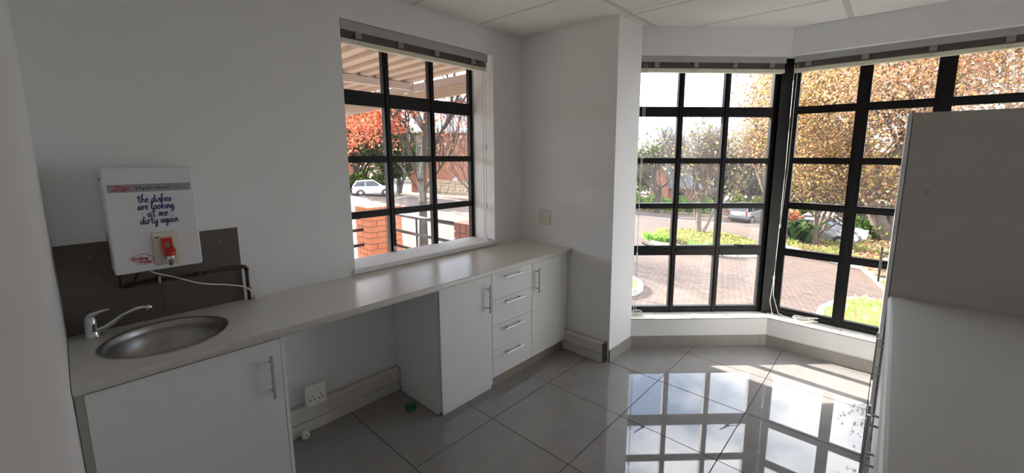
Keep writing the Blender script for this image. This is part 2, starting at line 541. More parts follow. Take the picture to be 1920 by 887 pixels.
# sill tiles in the bay
sb = tag(MB().prism([dp(0, 0.002), dp(LD, 0.002), dp(LD + .04, 0.14), dp(-.02, 0.14)], SZ - .012, SZ - .004).prism([(XD, YD + .002), (XR, YD + .002), (XR, YD + .17), (XD - .05, YD + .15)], SZ - .012, SZ - .0045).build('trim_1', M['plinth'], fix=False), kind='structure')
cuts = [0.0, 0.235, 0.56, 0.89, LD]
for a, b in zip(cuts[:-1], cuts[1:]):
    e = 0.05 if b == LD else 0.0
    MB().prism([dp(a + .0022, -0.006), dp(b - .0022, -0.006), dp(b - .0022 + e, 0.15), dp(a + .0022, 0.15)], SZ - .004, SZ).build('sill_tile', M['sill'], sb)
cuts = [XD, 2.06, 2.39, 2.72, 3.05, XR]
for a, b in zip(cuts[:-1], cuts[1:]):
    MB().prism([(a + .0022, YD - .006), (b - .0022, YD - .006), (b - .0022, YD + .17), (a + .0022 - (.06 if a == XD else 0), YD + .17)], SZ - .004, SZ).build('sill_tile', M['sill'], sb)

# ------------------------------------------------------------------ windows
def bar(o, P, name, u0, u1, z0, z1, off, th, bead=True):
    """bar of the frame lying in a window plane; P(u, off) -> (x, y)"""
    m = MB()
    m.prism([P(u0, off), P(u1, off), P(u1, off + th), P(u0, off + th)], z0, z1)
    if bead:                                # narrow raised rib along the middle
        if z1 - z0 > u1 - u0:
            c, hw = (u0 + u1) / 2, (u1 - u0) * .22
            m.prism([P(c - hw, off - .008), P(c + hw, off - .008), P(c + hw, off), P(c - hw, off)], z0, z1)
        else:
            c, hw = (z0 + z1) / 2, (z1 - z0) * .22
            m.prism([P(u0, off - .007), P(u1, off - .007), P(u1, off), P(u0, off)], c - hw, c + hw)
    return m.build(name, M['black'], o, fix=False)

def window(name, P, ub, zb, off, th, mat, tweak=None):
    """ub: vertical bars (u0,u1), zb: horizontal bars (z0,z1); panes between them"""
    o = thing(name, None, None, (*P(ub[0][0], off), zb[0][0]))
    o['kind'] = 'structure'
    z0, z1 = zb[0][0], zb[-1][1]
    for a, b in ub:
        bar(o, P, 'mullion', a, b, z0, z1, off, th)
    for i, (c, d) in enumerate(zb):
        for (a, b), (a2, b2) in zip(ub[:-1], ub[1:]):
            bar(o, P, 'glazing_bar', b, a2, c, d, off, th)
    for (a, b), (a2, b2) in zip(ub[:-1], ub[1:]):
        for (c, d), (c2, d2) in zip(zb[:-1], zb[1:]):
            m = MB()
            m.prism([P(b, off + .02), P(a2, off + .02), P(a2, off + .024), P(b, off + .024)], d, c2)
            dusty = mat if not tweak or not tweak(b, d) else M['glassdusty']
            m.build('pane', dusty, o)
    return o

def PL(u, off): return (-off, u)            # left window: u = Y, off outward (-X)
def PD(u, off): return dp(u, off)
def PF(u, off): return (u, YD + off)
def cb(c, w_): return (c - w_ / 2, c + w_ / 2)
win1 = window('window_1', PL, [(1.214, 1.284), cb(1.655, .048), cb(2.05, .046), (2.445, 2.476)],
              [(0.905, 0.925), cb(1.25, .05), cb(1.649, .048), cb(2.073, .10), (2.455, 2.495)], 0.27, 0.04, M['glass'])
win2 = window('window_2', PD, [(-0.05, 0.02), cb(.399, .048), cb(.797, .048), (1.196, 1.262)],
              [(SZ, 0.315), cb(.838, .088), cb(1.241, .046), cb(1.636, .048), cb(2.052, .082), (2.42, BZ)], 0.15, 0.04, M['glass'],
              lambda u, z: u > .35 or z > 1.2)
win3 = window('window_3', PF, [(1.878, 1.930), cb(2.358, .082), cb(2.805, .095), (3.245, XR)],
              [(SZ, 0.325), cb(.838, .062), cb(1.254, .056), cb(1.640, .052), cb(2.060, .060), (2.42, BZ)], 0.15, 0.04, M['glass'])
# heavy corner post between the two bay windows
tag(MB().prism([dp(1.262, .15), (1.800, YD + .085), (1.878, YD + .15), (1.878, YD + .19), dp(1.262, .20)], SZ, BZ).build('window_post', M['black'], win2))
# window stays on the slanted window, latch on the left one
for u, ang in ((0.15, .35), (0.975, -.1)):
    m = MB()
    a, b = dp(u - .05, .105), dp(u + .045, .135)
    m.tube([(*a, .905 + ang * .04), (*dp(u, .115), .893), (*b, .885)], .006, 6)
    c = dp(u + .04, .138)
    m.box(c[0] - .014, c[0] + .014, c[1] - .014, c[1] + .014, .868, .892)
    if ang < 0: m.tube([(*dp(u, .13), .888), (*dp(u + .17, .138), .886)], .004, 6)
    m.build('window_stay', M['darkm'], win2, fix=False)
MB().box(-.268, -.245, 1.645, 1.668, .925, .985, .002).box(-.246, -.236, 1.650, 1.662, .94, .972).build('window_latch', M['nickel'], win1, fix=False)
# white sill board under the left window
sp = [(-0.275, .905), (.012, .905), (.020, .912), (.020, .932), (.012, .940), (-0.275, .940)]
tag(MB().prism_axis(sp, 'y', LY0 - .012, LY1 + .012).build('trim_2', M['wall']), kind='structure')

# ------------------------------------------------------------------ venetian blinds (drawn right up)
def blind(label, P, u0, u1, off, clips, cord_u, cord_pts, knobs, tangle):
    o = thing('venetian_blind', label, 'blind', (*P(u0, off), 2.36))
    d = 0.05
    def strip(a, b, o0, o1, z0, z1): return MB().prism([P(a, o0), P(b, o0), P(b, o1), P(a, o1)], z0, z1)
    strip(u0, u1, off - .006, off + d, 2.436, 2.492).build('headrail', M['blind'], o)
    m = MB()
    for k in range(9):
        z = 2.394 + k * .0046
        m.prism([P(u0 + .004, off + .004), P(u1 - .004, off + .004), P(u1 - .004, off + d - .004), P(u0 + .004, off + d - .004)], z, z + .0028)
    m.build('slat_stack', M['slat'], o, kind='stuff', fix=False)
    m = strip(u0 + .002, u1 - .002, off + .001, off + d, 2.360, 2.388)
    m.build('bottom_rail', M['cream'], o)
    for c in clips:
        m = MB()
        m.prism([P(c - .020, off - .010), P(c + .020, off - .010), P(c + .020, off - .004), P(c - .020, off - .004)], 2.396, 2.434)
        m.prism([P(c - .012, off - .013), P(c + .012, off - .013), P(c + .012, off - .010), P(c - .012, off - .010)], 2.400, 2.424)
        q = P(c, off - .008)
        m.tube([(*q, 2.398), (*P(c + .006, off - .012), 2.38), (*P(c - .004, off - .010), 2.368), (*P(c - .014, off - .006), 2.360)], .0016, 5)
        m.build('bracket_clip', M['clip'], o, fix=False)
    for pts in cord_pts:
        MB().tube([(*P(u, f), z) for u, f, z in pts], .0024, 6).build('pull_cord', M['cord'], o)
    for u, f, z in knobs:
        q = P(u, f)
        MB().lathe((q[0], q[1], z), [(.001, -.022), (.006, -.022), (.007, 0), (.005, .022), (.001, .023)], 10).build('cord_knob', M['plastic'], o)
    if tangle:
        u, f, z, s = tangle
        r2 = random.Random(int(u * 100))
        m = MB()
        for k in range(5):
            ph = r2.uniform(0, 6.28); ra = s * r2.uniform(.5, 1.0); cx = u + r2.uniform(-.02, .02); tl = r2.uniform(.1, .6)
            pts = []
            for i in range(22):
                a = ph + i * .31
                pts.append((*P(cx + ra * math.cos(a), f + .55 * ra * math.sin(a) * .6), z + .004 + max(0, ra * tl * (1 + math.sin(a * .8 + k))) * .75))
            m.tube(pts, .0026, 5)
        m.build('cord_tangle', M['cord'], o, fix=False)
    return o

blind('white venetian blind drawn up over the window above the worktop', PL, 1.222, 2.424, .015, [1.332, 1.627, 1.923, 2.27], 0,
      [[(2.36, .005, 2.43), (2.362, .004, 1.8), (2.358, .003, 1.2), (2.36, .004, 1.0), (2.39, -.004, .955), (2.45, -.004, .945)],
       [(2.385, .004, 2.43), (2.39, .003, 1.76)], [(2.39, .003, 1.74), (2.384, .003, 1.26)], [(2.384, .003, 1.24), (2.376, .003, 1.02), (2.40, -.004, .95)]],
      [(2.391, .003, 1.752), (2.384, .003, 1.255)], (2.438, .012, .942, .022))
blind('white venetian blind drawn up over the slanted bay window beside the pier', PD, 0.012, LD - .004, .055, [.142, .466, .791, 1.10], 0,
      [[(.042, .045, 2.42), (.044, .046, 1.8), (.042, .046, 1.0), (.050, .05, .34), (.07, .06, .268)],
       [(.064, .045, 2.42), (.052, .046, 1.5), (.042, .046, 1.2)], [(.042, .046, .84), (.036, .05, .5), (.03, .05, .268)]],
      [(.042, .046, 1.187), (.042, .046, .823)], (.065, .075, .260, .062))
blind('long white venetian blind drawn up over the front window', PF, XD + .018, XR - .03, .055, [1.986, 2.346, 2.713, 3.069], 0,
      [[(1.895, .048, 2.42), (1.897, .048, 1.6), (1.892, .048, 1.08), (1.886, .045, .62), (1.872, .040, .40), (1.90, .045, .275)],
       [(1.918, .048, 2.42), (1.914, .048, 1.6), (1.897, .048, 1.09)], [(1.888, .05, .60), (1.892, .055, .45), (1.94, .06, .30), (2.02, .065, .268), (2.12, .07, .266)]],
      [(1.895, .048, 1.085), (1.886, .046, .611)], (2.13, .085, .260, .105))

# ------------------------------------------------------------------ kitchen units on the left wall
def bar_handle(parent, p0, p1, out, r=.006, post=.16):
    """straight bar handle with two posts; out = unit vector away from the front"""
    p0, p1, out = Vector(p0), Vector(p1), Vector(out)
    m = MB().tube([p0, p1], r, 10)
    d = p1 - p0
    for t in (post, 1 - post):
        q = p0 + d * t
        m.tube([q, q - out * .031], r * .8, 8)
    return m.build('handle', M['nickel'], parent, fix=False)

CF = 0.563                                  # cabinet fronts
CT = ZT - .037                              # underside of the worktop
# worktop with a round hole for the sink
SCX, SCY, SR = 0.292, 0.237, 0.2165
def worktop():
    m = MB()
    x0, x1, y0, y1 = 0.002, 0.5955, Y0 + .002, Y1 - .002
    n = 48
    circ = [(SCX + SR * .97 * math.cos(2 * math.pi * k / n), SCY + SR * .97 * math.sin(2 * math.pi * k / n)) for k in range(n)]
    sq = []
    ya, yb = y0, SCY + .30
    for k in range(n):
        a = 2 * math.pi * k / n
        c, s_ = math.cos(a), math.sin(a)
        t = min(((x1 - .012 - SCX) / c if c > 1e-9 else 1e9), ((x0 - SCX) / c if c < -1e-9 else 1e9),
                ((yb - SCY) / s_ if s_ > 1e-9 else 1e9), ((ya - SCY) / s_ if s_ < -1e-9 else 1e9))
        sq.append((SCX + c * t, SCY + s_ * t))
    # push the nearest ring points into the corners
    for cx_, cy_ in ((x1 - .012, ya), (x1 - .012, yb), (x0, ya), (x0, yb)):
        i = min(range(n), key=lambda k: (sq[k][0] - cx_) ** 2 + (sq[k][1] - cy_) ** 2)
        sq[i] = (cx_, cy_)
    for z in (ZT, CT):
        m.add([(x, y, z) for x, y in circ] + [(x, y, z) for x, y in sq],
              [(k, (k + 1) % n, (k + 1) % n + n, k + n) for k in range(n)])
        m.add([(x0, yb, z), (x1 - .012, yb, z), (x1 - .012, y1, z), (x0, y1, z)], [(0, 1, 2, 3)])
    m.add([(x, y, ZT) for x, y in circ] + [(x, y, CT) for x, y in circ], [(k, (k + 1) % n, (k + 1) % n + n, k + n) for k in range(n)])
    # post-formed rounded front edge
    prof = [(x1 - .012, ZT), (x1 - .006, ZT - .0015), (x1 - .002, ZT - .005), (x1, ZT - .011), (x1, CT + .008), (x1 - .003, CT + .003), (x1 - .012, CT)]
    vs = [(x, y0, z) for x, z in prof] + [(x, y1, z) for x, z in prof]
    k = len(prof)
    m.add(vs, [(i, i + 1, i + 1 + k, i + k) for i in range(k - 1)], True)
    m.add([(x, y0, z) for x, z in prof] + [(x0, y0, CT), (x0, y0, ZT)], [tuple(range(k + 2))])
    m.add([(x, y1, z) for x, z in prof] + [(x0, y1, CT), (x0, y1, ZT)], [tuple(range(k + 2))])
    m.add([(x0, y0, ZT), (x0, y0, CT), (x0, y1, CT), (x0, y1, ZT)], [(0, 1, 2, 3)])
    o = m.build('worktop', M['top'])
    o.location = (0, 0, 0)
    return tag(o, 'long off-white laminate worktop running under the window above the cabinets', 'worktop')
worktop()

# round steel sink
sk = thing('sink_basin', 'round brushed steel sink bowl set in the worktop', 'sink', (SCX, SCY, ZT))
MB().lathe((SCX, SCY, ZT), [(SR * .93, .0005), (SR * .935, .003), (SR * .965, .005), (SR, .0035), (SR * 1.008, .0005)], 64).build('rim', M['steel'], sk)
MB().lathe((SCX, SCY, ZT), [(SR * .935, .002), (SR * .915, -.004), (SR * .90, -.03), (SR * .85, -.075), (SR * .74, -.115), (SR * .55, -.140), (SR * .30, -.150), (.035, -.153), (.033, -.156)], 64).build('bowl', M['steel'], sk)
MB().lathe((SCX, SCY, ZT), [(.034, -.154), (.034, -.151), (.024, -.150), (.018, -.156), (.001, -.156)], 24).build('drain', M['chrome'], sk)

# single lever mixer tap
tx, ty = .072, .022
tap = thing('mixer_tap', 'chrome single lever mixer tap standing behind the sink', 'tap', (tx, ty, ZT))
MB().lathe((tx, ty, ZT), [(.001, .0005), (.027, .0005), (.027, .004), (.0235, .008), (.022, .03), (.0215, .055), (.020, .070), (.018, .082), (.012, .090), (.001, .092)], 28).build('tap_body', M['chrome'], tap)
MB().tube([(tx + .004, ty + .012, ZT + .022), (tx + .02, ty + .045, ZT + .040), (tx + .05, ty + .10, ZT + .085), (tx + .075, ty + .145, ZT + .108), (tx + .09, ty + .172, ZT + .111)],
          [.0115, .0105, .0095, .0095, .0095], 14).build('spout', M['chrome'], tap)
MB().tube([(tx + .088, ty + .170, ZT + .112), (tx + .093, ty + .178, ZT + .110), (tx + .096, ty + .183, ZT + .099)], [.0100, .0115, .0118], 14).build('aerator', M['chrome'], tap)
m = MB()
m.tube([(tx - .004, ty - .010, ZT + .080), (tx + .004, ty + .006, ZT + .098), (tx + .016, ty + .032, ZT + .110), (tx + .030, ty + .060, ZT + .116)], [.014, .013, .0075, .0045], 12)
m.build('lever', M['chrome'], tap)

# brown splash board behind the sink
spb = thing('splash_board', 'brown two-piece splash board on the wall behind the tap', 'splashback', (0, 0, ZT))
MB().box(.001, .005, Y0 + .003, .2675, ZT + .0005, 1.298).build('panel', M['splash'], spb)
MB().box(.001, .005, .269, .594, ZT + .0005, 1.297).build('panel', M['splash'], spb)

for y, z in ((.508, 1.24), (.052, 1.235)):
    MB().lathe((.005, y, z), [(.0001, .004), (.007, .0035), (.010, .001), (.010, -.0005)], 14, 'x').build('fixing_cap', M['capmat'], spb)

# wall boiler
bx0, bx1, by0, by1, bz0, bz1 = .0065, .19, .112, .404, 1.173, 1.623
boi = thing('water_boiler', 'white wall-mounted boiling water heater with red tap above the sink', 'water heater', (bx0, (by0 + by1) / 2, bz0))
MB().box(bx0, bx1, by0, by1, bz0, bz1, .008, 3).build('casing', M['boiler'], boi)
fx = bx1 + .0006
lab = MB().box(bx1 - .0005, bx1 + .0006, .124, .3915, 1.5205, 1.5535).build('label_strip', M['silverlabel'], boi)
def text_mesh(name, txt, size, mat, parent, y, z, x, shear=0.0, sx=1.0, ext=.0003, align='LEFT', space=1.0, roll=0.0, bold=0.0):
    cu = bpy.data.curves.new(name, 'FONT')
    cu.body = txt; cu.size = size; cu.extrude = ext; cu.shear = shear; cu.align_x = align; cu.space_character = space
    cu.offset = bold; cu.resolution_u = 3
    t = bpy.data.objects.new(name, cu)
    COL.objects.link(t)
    dg = bpy.context.evaluated_depsgraph_get()
    me = bpy.data.meshes.new_from_object(t.evaluated_get(dg))
    bpy.data.objects.remove(t)
    off = root_loc(parent)
    R = Matrix(((0, 0, 1, 0), (1, 0, 0, 0), (0, 1, 0, 0), (0, 0, 0, 1)))        # text x -> +Y, y -> +Z, normal +X
    me.transform(Matrix.Translation(Vector((x, y, z)) - off) @ R @ Matrix.Rotation(roll, 4, 'Z') @ Matrix.Diagonal((sx, 1, 1, 1)))
    me.materials.clear(); me.materials.append(mat)
    o = bpy.data.objects.new(name, me)
    COL.objects.link(o); o.parent = parent
    return o
text_mesh('lettering', 'Hydroboil', .0215, M['ink'], lab, .2085, 1.5295, bx1 + .0008, sx=1.2, space=1.06)
text_mesh('logo', 'Zip', .027, M['logo'], lab, .137, 1.5285, bx1 + .0008, shear=.35, sx=1.35, bold=.0008)
m = MB()
for k in range(4):                           # speed lines through the logo
    m.box(bx1 + .0007, bx1 + .0012, .134 + .002 * k, .187 - .002 * k, 1.5315 + k * .0042, 1.5323 + k * .0042)
m.build('logo_line', M['silverlabel'], lab, kind='stuff', fix=False)
m = MB()
r3 = random.Random(3)
for row, (ya, yb) in enumerate(((.322, .380), (.332, .372))):
    y = ya
    while y < yb:
        ww = r3.uniform(.003, .007)
        m.box(bx1 + .0006, bx1 + .0010, y, y + ww, 1.5415 - row * .0075, 1.5437 - row * .0075)
        y += ww + .0018
m.build('small_print', M['greyink'], lab, kind='stuff', fix=False)

# brush-script sticker: strokes drawn as fine ribbons
GL = {
 't': (.8, [[(.45, 2), (.35, 1.2), (.3, .4), (.42, 0), (.75, .15)], [(-.1, 1.3), (.35, 1.42), (.8, 1.45)]]),
 'h': (.95, [[(.08, 0), (.2, 1.0), (.42, 1.9), (.52, 2.1), (.36, 2.1), (.2, 1.2), (.1, .0), (.25, .7), (.52, 1.0), (.66, .75), (.64, .15), (.92, .1)]]),
 'e': (.75, [[(.05, .45), (.4, .6), (.55, .9), (.35, 1.08), (.1, .7), (.15, .15), (.42, 0), (.78, .25)]]),
 'd': (1.0, [[(.68, .85), (.4, 1.02), (.08, .6), (.14, .08), (.4, .05), (.64, .6), (.8, 1.5), (.86, 2.05), (.76, 1.2), (.72, .3), (.84, .02), (1.02, .15)]]),
 'i': (.45, [[(.12, 1), (.1, .4), (.2, .02), (.45, .2)], [(.2, 1.42), (.21, 1.5)]]),
 's': (.7, [[(.0, .2), (.3, .8), (.42, 1.12), (.45, .8), (.6, .35), (.4, 0), (.08, .08)]]),
 'a': (.92, [[(.64, .82), (.36, 1.02), (.07, .6), (.14, .06), (.4, .1), (.62, .7), (.68, .98), (.64, .25), (.75, .02), (.95, .15)]]),
 'r': (.75, [[(.05, .9), (.2, 1.05), (.2, .5), (.15, 0), (.25, .6), (.5, 1.02), (.72, .85)]]),
 'l': (.55, [[(.0, .25), (.35, 1.3), (.42, 2.0), (.26, 2.0), (.16, 1.1), (.2, .15), (.36, 0), (.56, .2)]]),
 'o': (.85, [[(.42, 1.02), (.1, .7), (.14, .1), (.44, .0), (.66, .5), (.5, 1.0), (.36, .9), (.6, .8), (.88, .92)]]),
 'k': (.85, [[(.08, 0), (.2, 1.0), (.42, 1.9), (.5, 2.1), (.34, 2.05), (.18, 1.0), (.12, 0)], [(.2, .5), (.5, 1.02), (.62, .8), (.3, .5), (.5, .2), (.68, 0), (.9, .15)]]),
 'n': (.9, [[(.05, .9), (.16, 1.0), (.14, .5), (.12, 0), (.25, .65), (.5, 1.02), (.64, .75), (.62, .15), (.72, 0), (.92, .15)]]),
 'g': (.92, [[(.64, .82), (.36, 1.02), (.07, .6), (.18, .1), (.44, .2), (.64, .95), (.66, .0), (.5, -.85), (.2, -.85), (.3, -.35), (.95, .2)]]),
 'm': (1.25, [[(.05, .9), (.15, 1.0), (.13, .5), (.12, 0), (.25, .7), (.48, 1.02), (.58, .7), (.55, .0), (.68, .7), (.9, 1.02), (1.0, .7), (.98, .1), (1.25, .15)]]),
 'y': (.9, [[(.05, 1.0), (.06, .4), (.25, .05), (.5, .35), (.66, 1.0), (.62, .0), (.48, -.85), (.18, -.85), (.28, -.35), (.9, .2)]]),
}
def smooth_line(pts, k=5):
    out = []
    for i in range(len(pts) - 1):
        p0, p1, p2, p3 = pts[max(i - 1, 0)], pts[i], pts[i + 1], pts[min(i + 2, len(pts) - 1)]
        for j in range(k):
            t = j / k
            out.append(tuple(0.5 * (2 * b + (c - a) * t + (2 * a - 5 * b + 4 * c - d) * t * t + (3 * b - a - 3 * c + d) * t ** 3) for a, b, c, d in zip(p0, p1, p2, p3)))
    return out + [pts[-1]]
def script_line(m, txt, y0, z0, width, xh):
    tot = sum(.55 if c == ' ' else GL[c][0] for c in txt)
    s = width / tot
    u = 0
    for c in txt:
        if c == ' ':
            u += .55; continue
        adv, strokes = GL[c]
        for st in strokes:
            pts = smooth_line(st)
            P3 = [(bx1 + .0006, y0 + (u + p[0]) * s, z0 + p[1] * xh) for p in pts]
            m.tube(P3, [.0010 + .0010 * abs(math.sin(.55 + 2.4 * i / len(P3))) for i in range(len(P3))], 5)
        u += adv
sticker = MB()
for txt, ya, za, wd, xh in (('the dishes', .210, 1.474, .110, .0160), ('are looking', .207, 1.443, .120, .0160), ('at me', .236, 1.411, .068, .0165), ('dirty again', .210, 1.381, .126, .0160)):
    script_line(sticker, txt, ya, za, wd, xh)
sticker.build('script_lettering', M['purple'], boi, kind='stuff', fix=False)
m = MB()
for a, b in (((.214, 1.432), (.222, 1.420)), ((.233, 1.430), (.235, 1.420)), ((.218, 1.412), (.229, 1.410)), ((.306, 1.418), (.313, 1.430)), ((.309, 1.410), (.325, 1.417)), ((.311, 1.404), (.325, 1.405))):
    m.tube([(bx1 + .0006, *a), (bx1 + .0006, *b)], .0008, 5)
m.build('sticker_ray', M['teal'], boi, kind='stuff', fix=False)
# red "Boiling Water" badge in a cloud outline
bad = text_mesh('badge_lettering', 'Boiling', .019, M['logo'], boi, .167, 1.229, bx1 + .0006, shear=.1, sx=1.0, bold=.0006, roll=-.04)
text_mesh('badge_lettering', 'Water', .0165, M['logo'], boi, .184, 1.2135, bx1 + .0006, shear=.1, sx=1.05, bold=.0006, roll=-.04)
cl = [(.163, 1.232), (.163, 1.243), (.172, 1.249), (.182, 1.248), (.193, 1.254), (.205, 1.250), (.216, 1.249), (.222, 1.241), (.231, 1.238), (.236, 1.230), (.233, 1.221), (.237, 1.213), (.230, 1.207), (.215, 1.209), (.205, 1.206), (.193, 1.208), (.182, 1.207), (.177, 1.214), (.180, 1.223), (.171, 1.226), (.163, 1.232)]
MB().tube([(bx1 + .0006, y, z) for y, z in smooth_line(cl, 4)], .0009, 5).build('badge_outline', M['logo'], boi)
# dispensing tap on its ivory plate
pl = MB().box(bx1 - .001, bx1 + .007, .2385, .3205, 1.194, 1.341, .006, 3).build('tap_plate', M['ivory'], boi)
MB().box(bx1 + .0068, bx1 + .0078, .2475, .260, 1.3155, 1.3205).build('indicator_slot', M['hole'], pl)
cx_, cy_ = bx1 + .028, .2885
m = MB().lathe((cx_, cy_, 1.245), [(.001, .013), (.018, .013), (.020, .006), (.020, -.004), (.0165, -.010), (.001, -.010)], 24)
m.build('tap_collar', M['red'], boi)
m = MB()                                     # red lever, a loop with a slot
lev = [(bx1 + .020, 1.258), (bx1 + .040, 1.258), (bx1 + .030, 1.312), (bx1 + .012, 1.312)]
m.prism_axis([(bx1 + .018, 1.256), (bx1 + .046, 1.256), (bx1 + .045, 1.268), (bx1 + .016, 1.268)], 'y', cy_ - .017, cy_ + .017)
for a, b in ((-.018, -.009), (.009, .018)):
    m.prism_axis([(bx1 + .016, 1.266), (bx1 + .036, 1.266), (bx1 + .030, 1.306), (bx1 + .014, 1.306)], 'y', cy_ - .006 + a, cy_ - .006 + b)
m.prism_axis([(bx1 + .014, 1.300), (bx1 + .031, 1.300), (bx1 + .028, 1.314), (bx1 + .012, 1.314)], 'y', cy_ - .024, cy_ + .012)
m.build('tap_lever', M['red'], boi, fix=False)
MB().lathe((cx_, cy_, 1.235), [(.0165, .0), (.0165, -.016), (.013, -.022), (.0095, -.023), (.009, -.041), (.0065, -.043), (.0065, -.036), (.001, -.036)], 24).build('tap_nozzle', M['chrome'], boi)
MB().tube([(bx1 - .001, cy_, 1.245), (cx_, cy_, 1.245)], .011, 12).build('tap_stem', M['ivory'], boi)
MB().lathe((.10, by0 + .001, 1.575), [(.001, -.004), (.004, -.004), (.004, .004)], 10, 'y').build('side_screw', M['darkm'], boi)
MB().box(.018, .06, by0 - .0012, by0 + .002, 1.20, 1.335).build('side_label', M['splash'], boi)

# copper pipes below the boiler
pipe = thing('copper_pipe', 'dark copper water pipe clipped along the brown splash board', 'pipe', (.03, .14, 1.08))
PX = .028
m = MB()
m.tube([(PX + .02, .135, 1.173), (PX, .137, 1.100), (PX, .142, 1.090), (PX, .152, 1.085), (PX, .30, 1.086), (PX, .596, 1.087), (PX, .607, 1.084), (PX, .611, 1.075), (PX, .611, ZT + .002)], .0078, 10)
m.build('pipe_run', M['copper'], pipe)
MB().tube([(PX + .03, .205, 1.173), (PX + .012, .18, 1.108), (PX + .004, .166, 1.088)], .0075, 10).build('pipe_branch', M['copper'], pipe)
for a, b in (((PX, .136, 1.104), (PX, .137, 1.088)), ((PX, .150, 1.085), (PX, .176, 1.0855)), ((PX, .588, 1.087), (PX, .604, 1.086)), ((PX, .611, 1.078), (PX, .611, 1.062)), ((PX, .39, 1.0865), (PX, .42, 1.0866))):
    MB().tube([a, b], .0105, 12).build('pipe_joint', M['copper'], pipe)
for y, z, v in ((.262, 1.086, 0), (.611, .965, 1)):
    m = MB()
    if v:
        m.box(.0005, PX + .009, y - .010, y + .014, z - .0045, z + .0045)
    else:
        m.box(.0055, PX + .009, y - .0045, y + .0045, z - .010, z + .022)
    m.build('pipe_clip', M['nickel'], pipe)
cab = thing('power_cable', 'thin white power cable hanging from the boiler to the worktop', 'cable', (.12, .23, ZT))
MB().tube(smooth_line([(.11, .229, 1.172), (.12, .235, 1.150), (.12, .31, 1.110), (.105, .404, 1.055), (.085, .508, 1.020), (.065, .585, .985), (.05, .62, .945), (.05, .63, .918)], 4), .0032, 8).build('cable_run', M['plastic'], cab)
m = MB().box(.036, .066, .625, .655, ZT + .0005, ZT + .020, .005, 2)
m.box(.04, .06, .655, .685, ZT + .0005, ZT + .012, .003, 1)
m.build('cable_plug', M['plastic'], cab, fix=False)

# sink cabinet
def cabinet_body(parent, y0, y1, z0, x0=.05, x1=CF - .019, notch=True, mat=None):
    t = .016
    m = MB()
    for ya in (y0, y1 - t):
        if notch: m.prism_axis([(x0, .001), (x1 - .024, .001), (x1 - .024, z0), (x1, z0), (x1, CT - .001), (x0, CT - .001)], 'y', ya, ya + t)
        else: m.box(x0, x1, ya, ya + t, .001, CT - .001)
    m.box(x0, x1, y0 + t, y1 - t, z0, z0 + t)
    m.box(x0, x0 + .006, y0 + t, y1 - t, z0 + t, CT - .02)
    return m.build('body', mat or M['white'], parent, fix=False)
sc = thing('sink_cabinet', 'white one-door cabinet under the round sink', 'cabinet', (.3, .27, 0))
m = MB()
m.box(.02, CF - .019, Y0 + .030, Y0 + .046, .085, CT - .20)
m.box(.02, CF - .002, .585, .600, .001, CT - .001)
m.box(.02, CF - .019, Y0 + .046, .585, .085, .10)
m.build('body', M['white'], sc, fix=False)
dr = MB().box(CF - .018, CF, -.026, .582, .085, CT - .013, .001, 1).build('door', M['white'], sc)
bar_handle(dr, (CF + .034, .534, .589), (CF + .034, .534, .790), (1, 0, 0))
MB().box(CF - .042, CF - .022, Y0 + .002, -.018, .03, CT - .001).build('filler_strip', M['trunk'], sc)
MB().box(CF - .07, CF - .055, Y0 + .004, .584, .001, .084).build('plinth', M['plinth'], sc)

# three units at the far end
c0, c1, c2, c3 = 1.463, 1.9049, 2.329, 2.767
ca = thing('base_cabinet', 'white one-door cabinet with exposed side left of the drawers', 'cabinet', (.3, (c0 + c1) / 2, 0))
m = MB()
m.prism_axis([(.002, .172), (.064, .172), (.064, .001), (.510, .001), (.510, .03), (CF - .019, .03), (CF - .019, CT - .001), (.002, CT - .001)], 'y', c0, c0 + .016)
m.box(.064, CF - .019, c1 - .017, c1 - .001, .001, CT - .001)
m.box(.064, CF - .019, c0 + .016, c1 - .017, .08, .096)
m.build('body', M['white'], ca, fix=False)
MB().box(CF - .0188, CF - .0170, c0, c0 + .016, .03, CT - .002).build('edge_strip', M['edge'], ca)
dr = MB().box(CF - .0165, CF, c0 + .001, c1 - .002, .045, CT - .004, .001, 1).build('door', M['white'], ca)
bar_handle(dr, (CF + .034, 1.858, .603), (CF + .034, 1.858, .800), (1, 0, 0))
MB().box(CF - .034, CF - .021, c0 + .018, c1 - .020, .001, .044).build('plinth', M['white'], ca)
for z in (.30, .79):
    MB().lathe((CF - .06, c0 - .0002, z), [(.001, -.0006), (.004, -.0006), (.004, .0)], 10, 'y').build('screw_cap', M['edge'], ca)

cd = thing('drawer_cabinet', 'white cabinet of four drawers between the two door cabinets', 'cabinet', (.3, (c1 + c2) / 2, 0))
cabinet_body(cd, c1, c2, .085)
zs = [.086, .284, .475, .666, CT - .004]
for k in range(4):
    d = MB().box(CF - .018, CF, c1 + .002, c2 - .002, zs[k] + .0015, zs[k + 1] - .0015, .001, 1).build('drawer', M['white'], cd)
    zc = (.247, .438, .634, .822)[k] + .0
    bar_handle(d, (CF + .034, 2.008, zc), (CF + .034, 2.205, zc), (1, 0, 0))
ce = thing('base_cabinet', 'white one-door cabinet right of the drawers against the pier', 'cabinet', (.3, (c2 + c3) / 2, 0))
cabinet_body(ce, c2, c3, .085)
d = MB().box(CF - .018, CF, c2 + .002, c3 - .001, .087, CT - .004, .001, 1).build('door', M['white'], ce)
bar_handle(d, (CF + .034, 2.378, .617), (CF + .034, 2.378, .815), (1, 0, 0))
MB().box(CF - .030, CF - .019, c3 + .001, Y1 - .002, .176, CT - .001).build('filler_strip', M['white'], ce)
for nm, par, a, b in (('plinth', cd, c1 + .004, 2.288), ('plinth', ce, 2.290, 2.757)):
    MB().box(.524, .534, a, b, .001, .084).build(nm, M['plinth'], par)

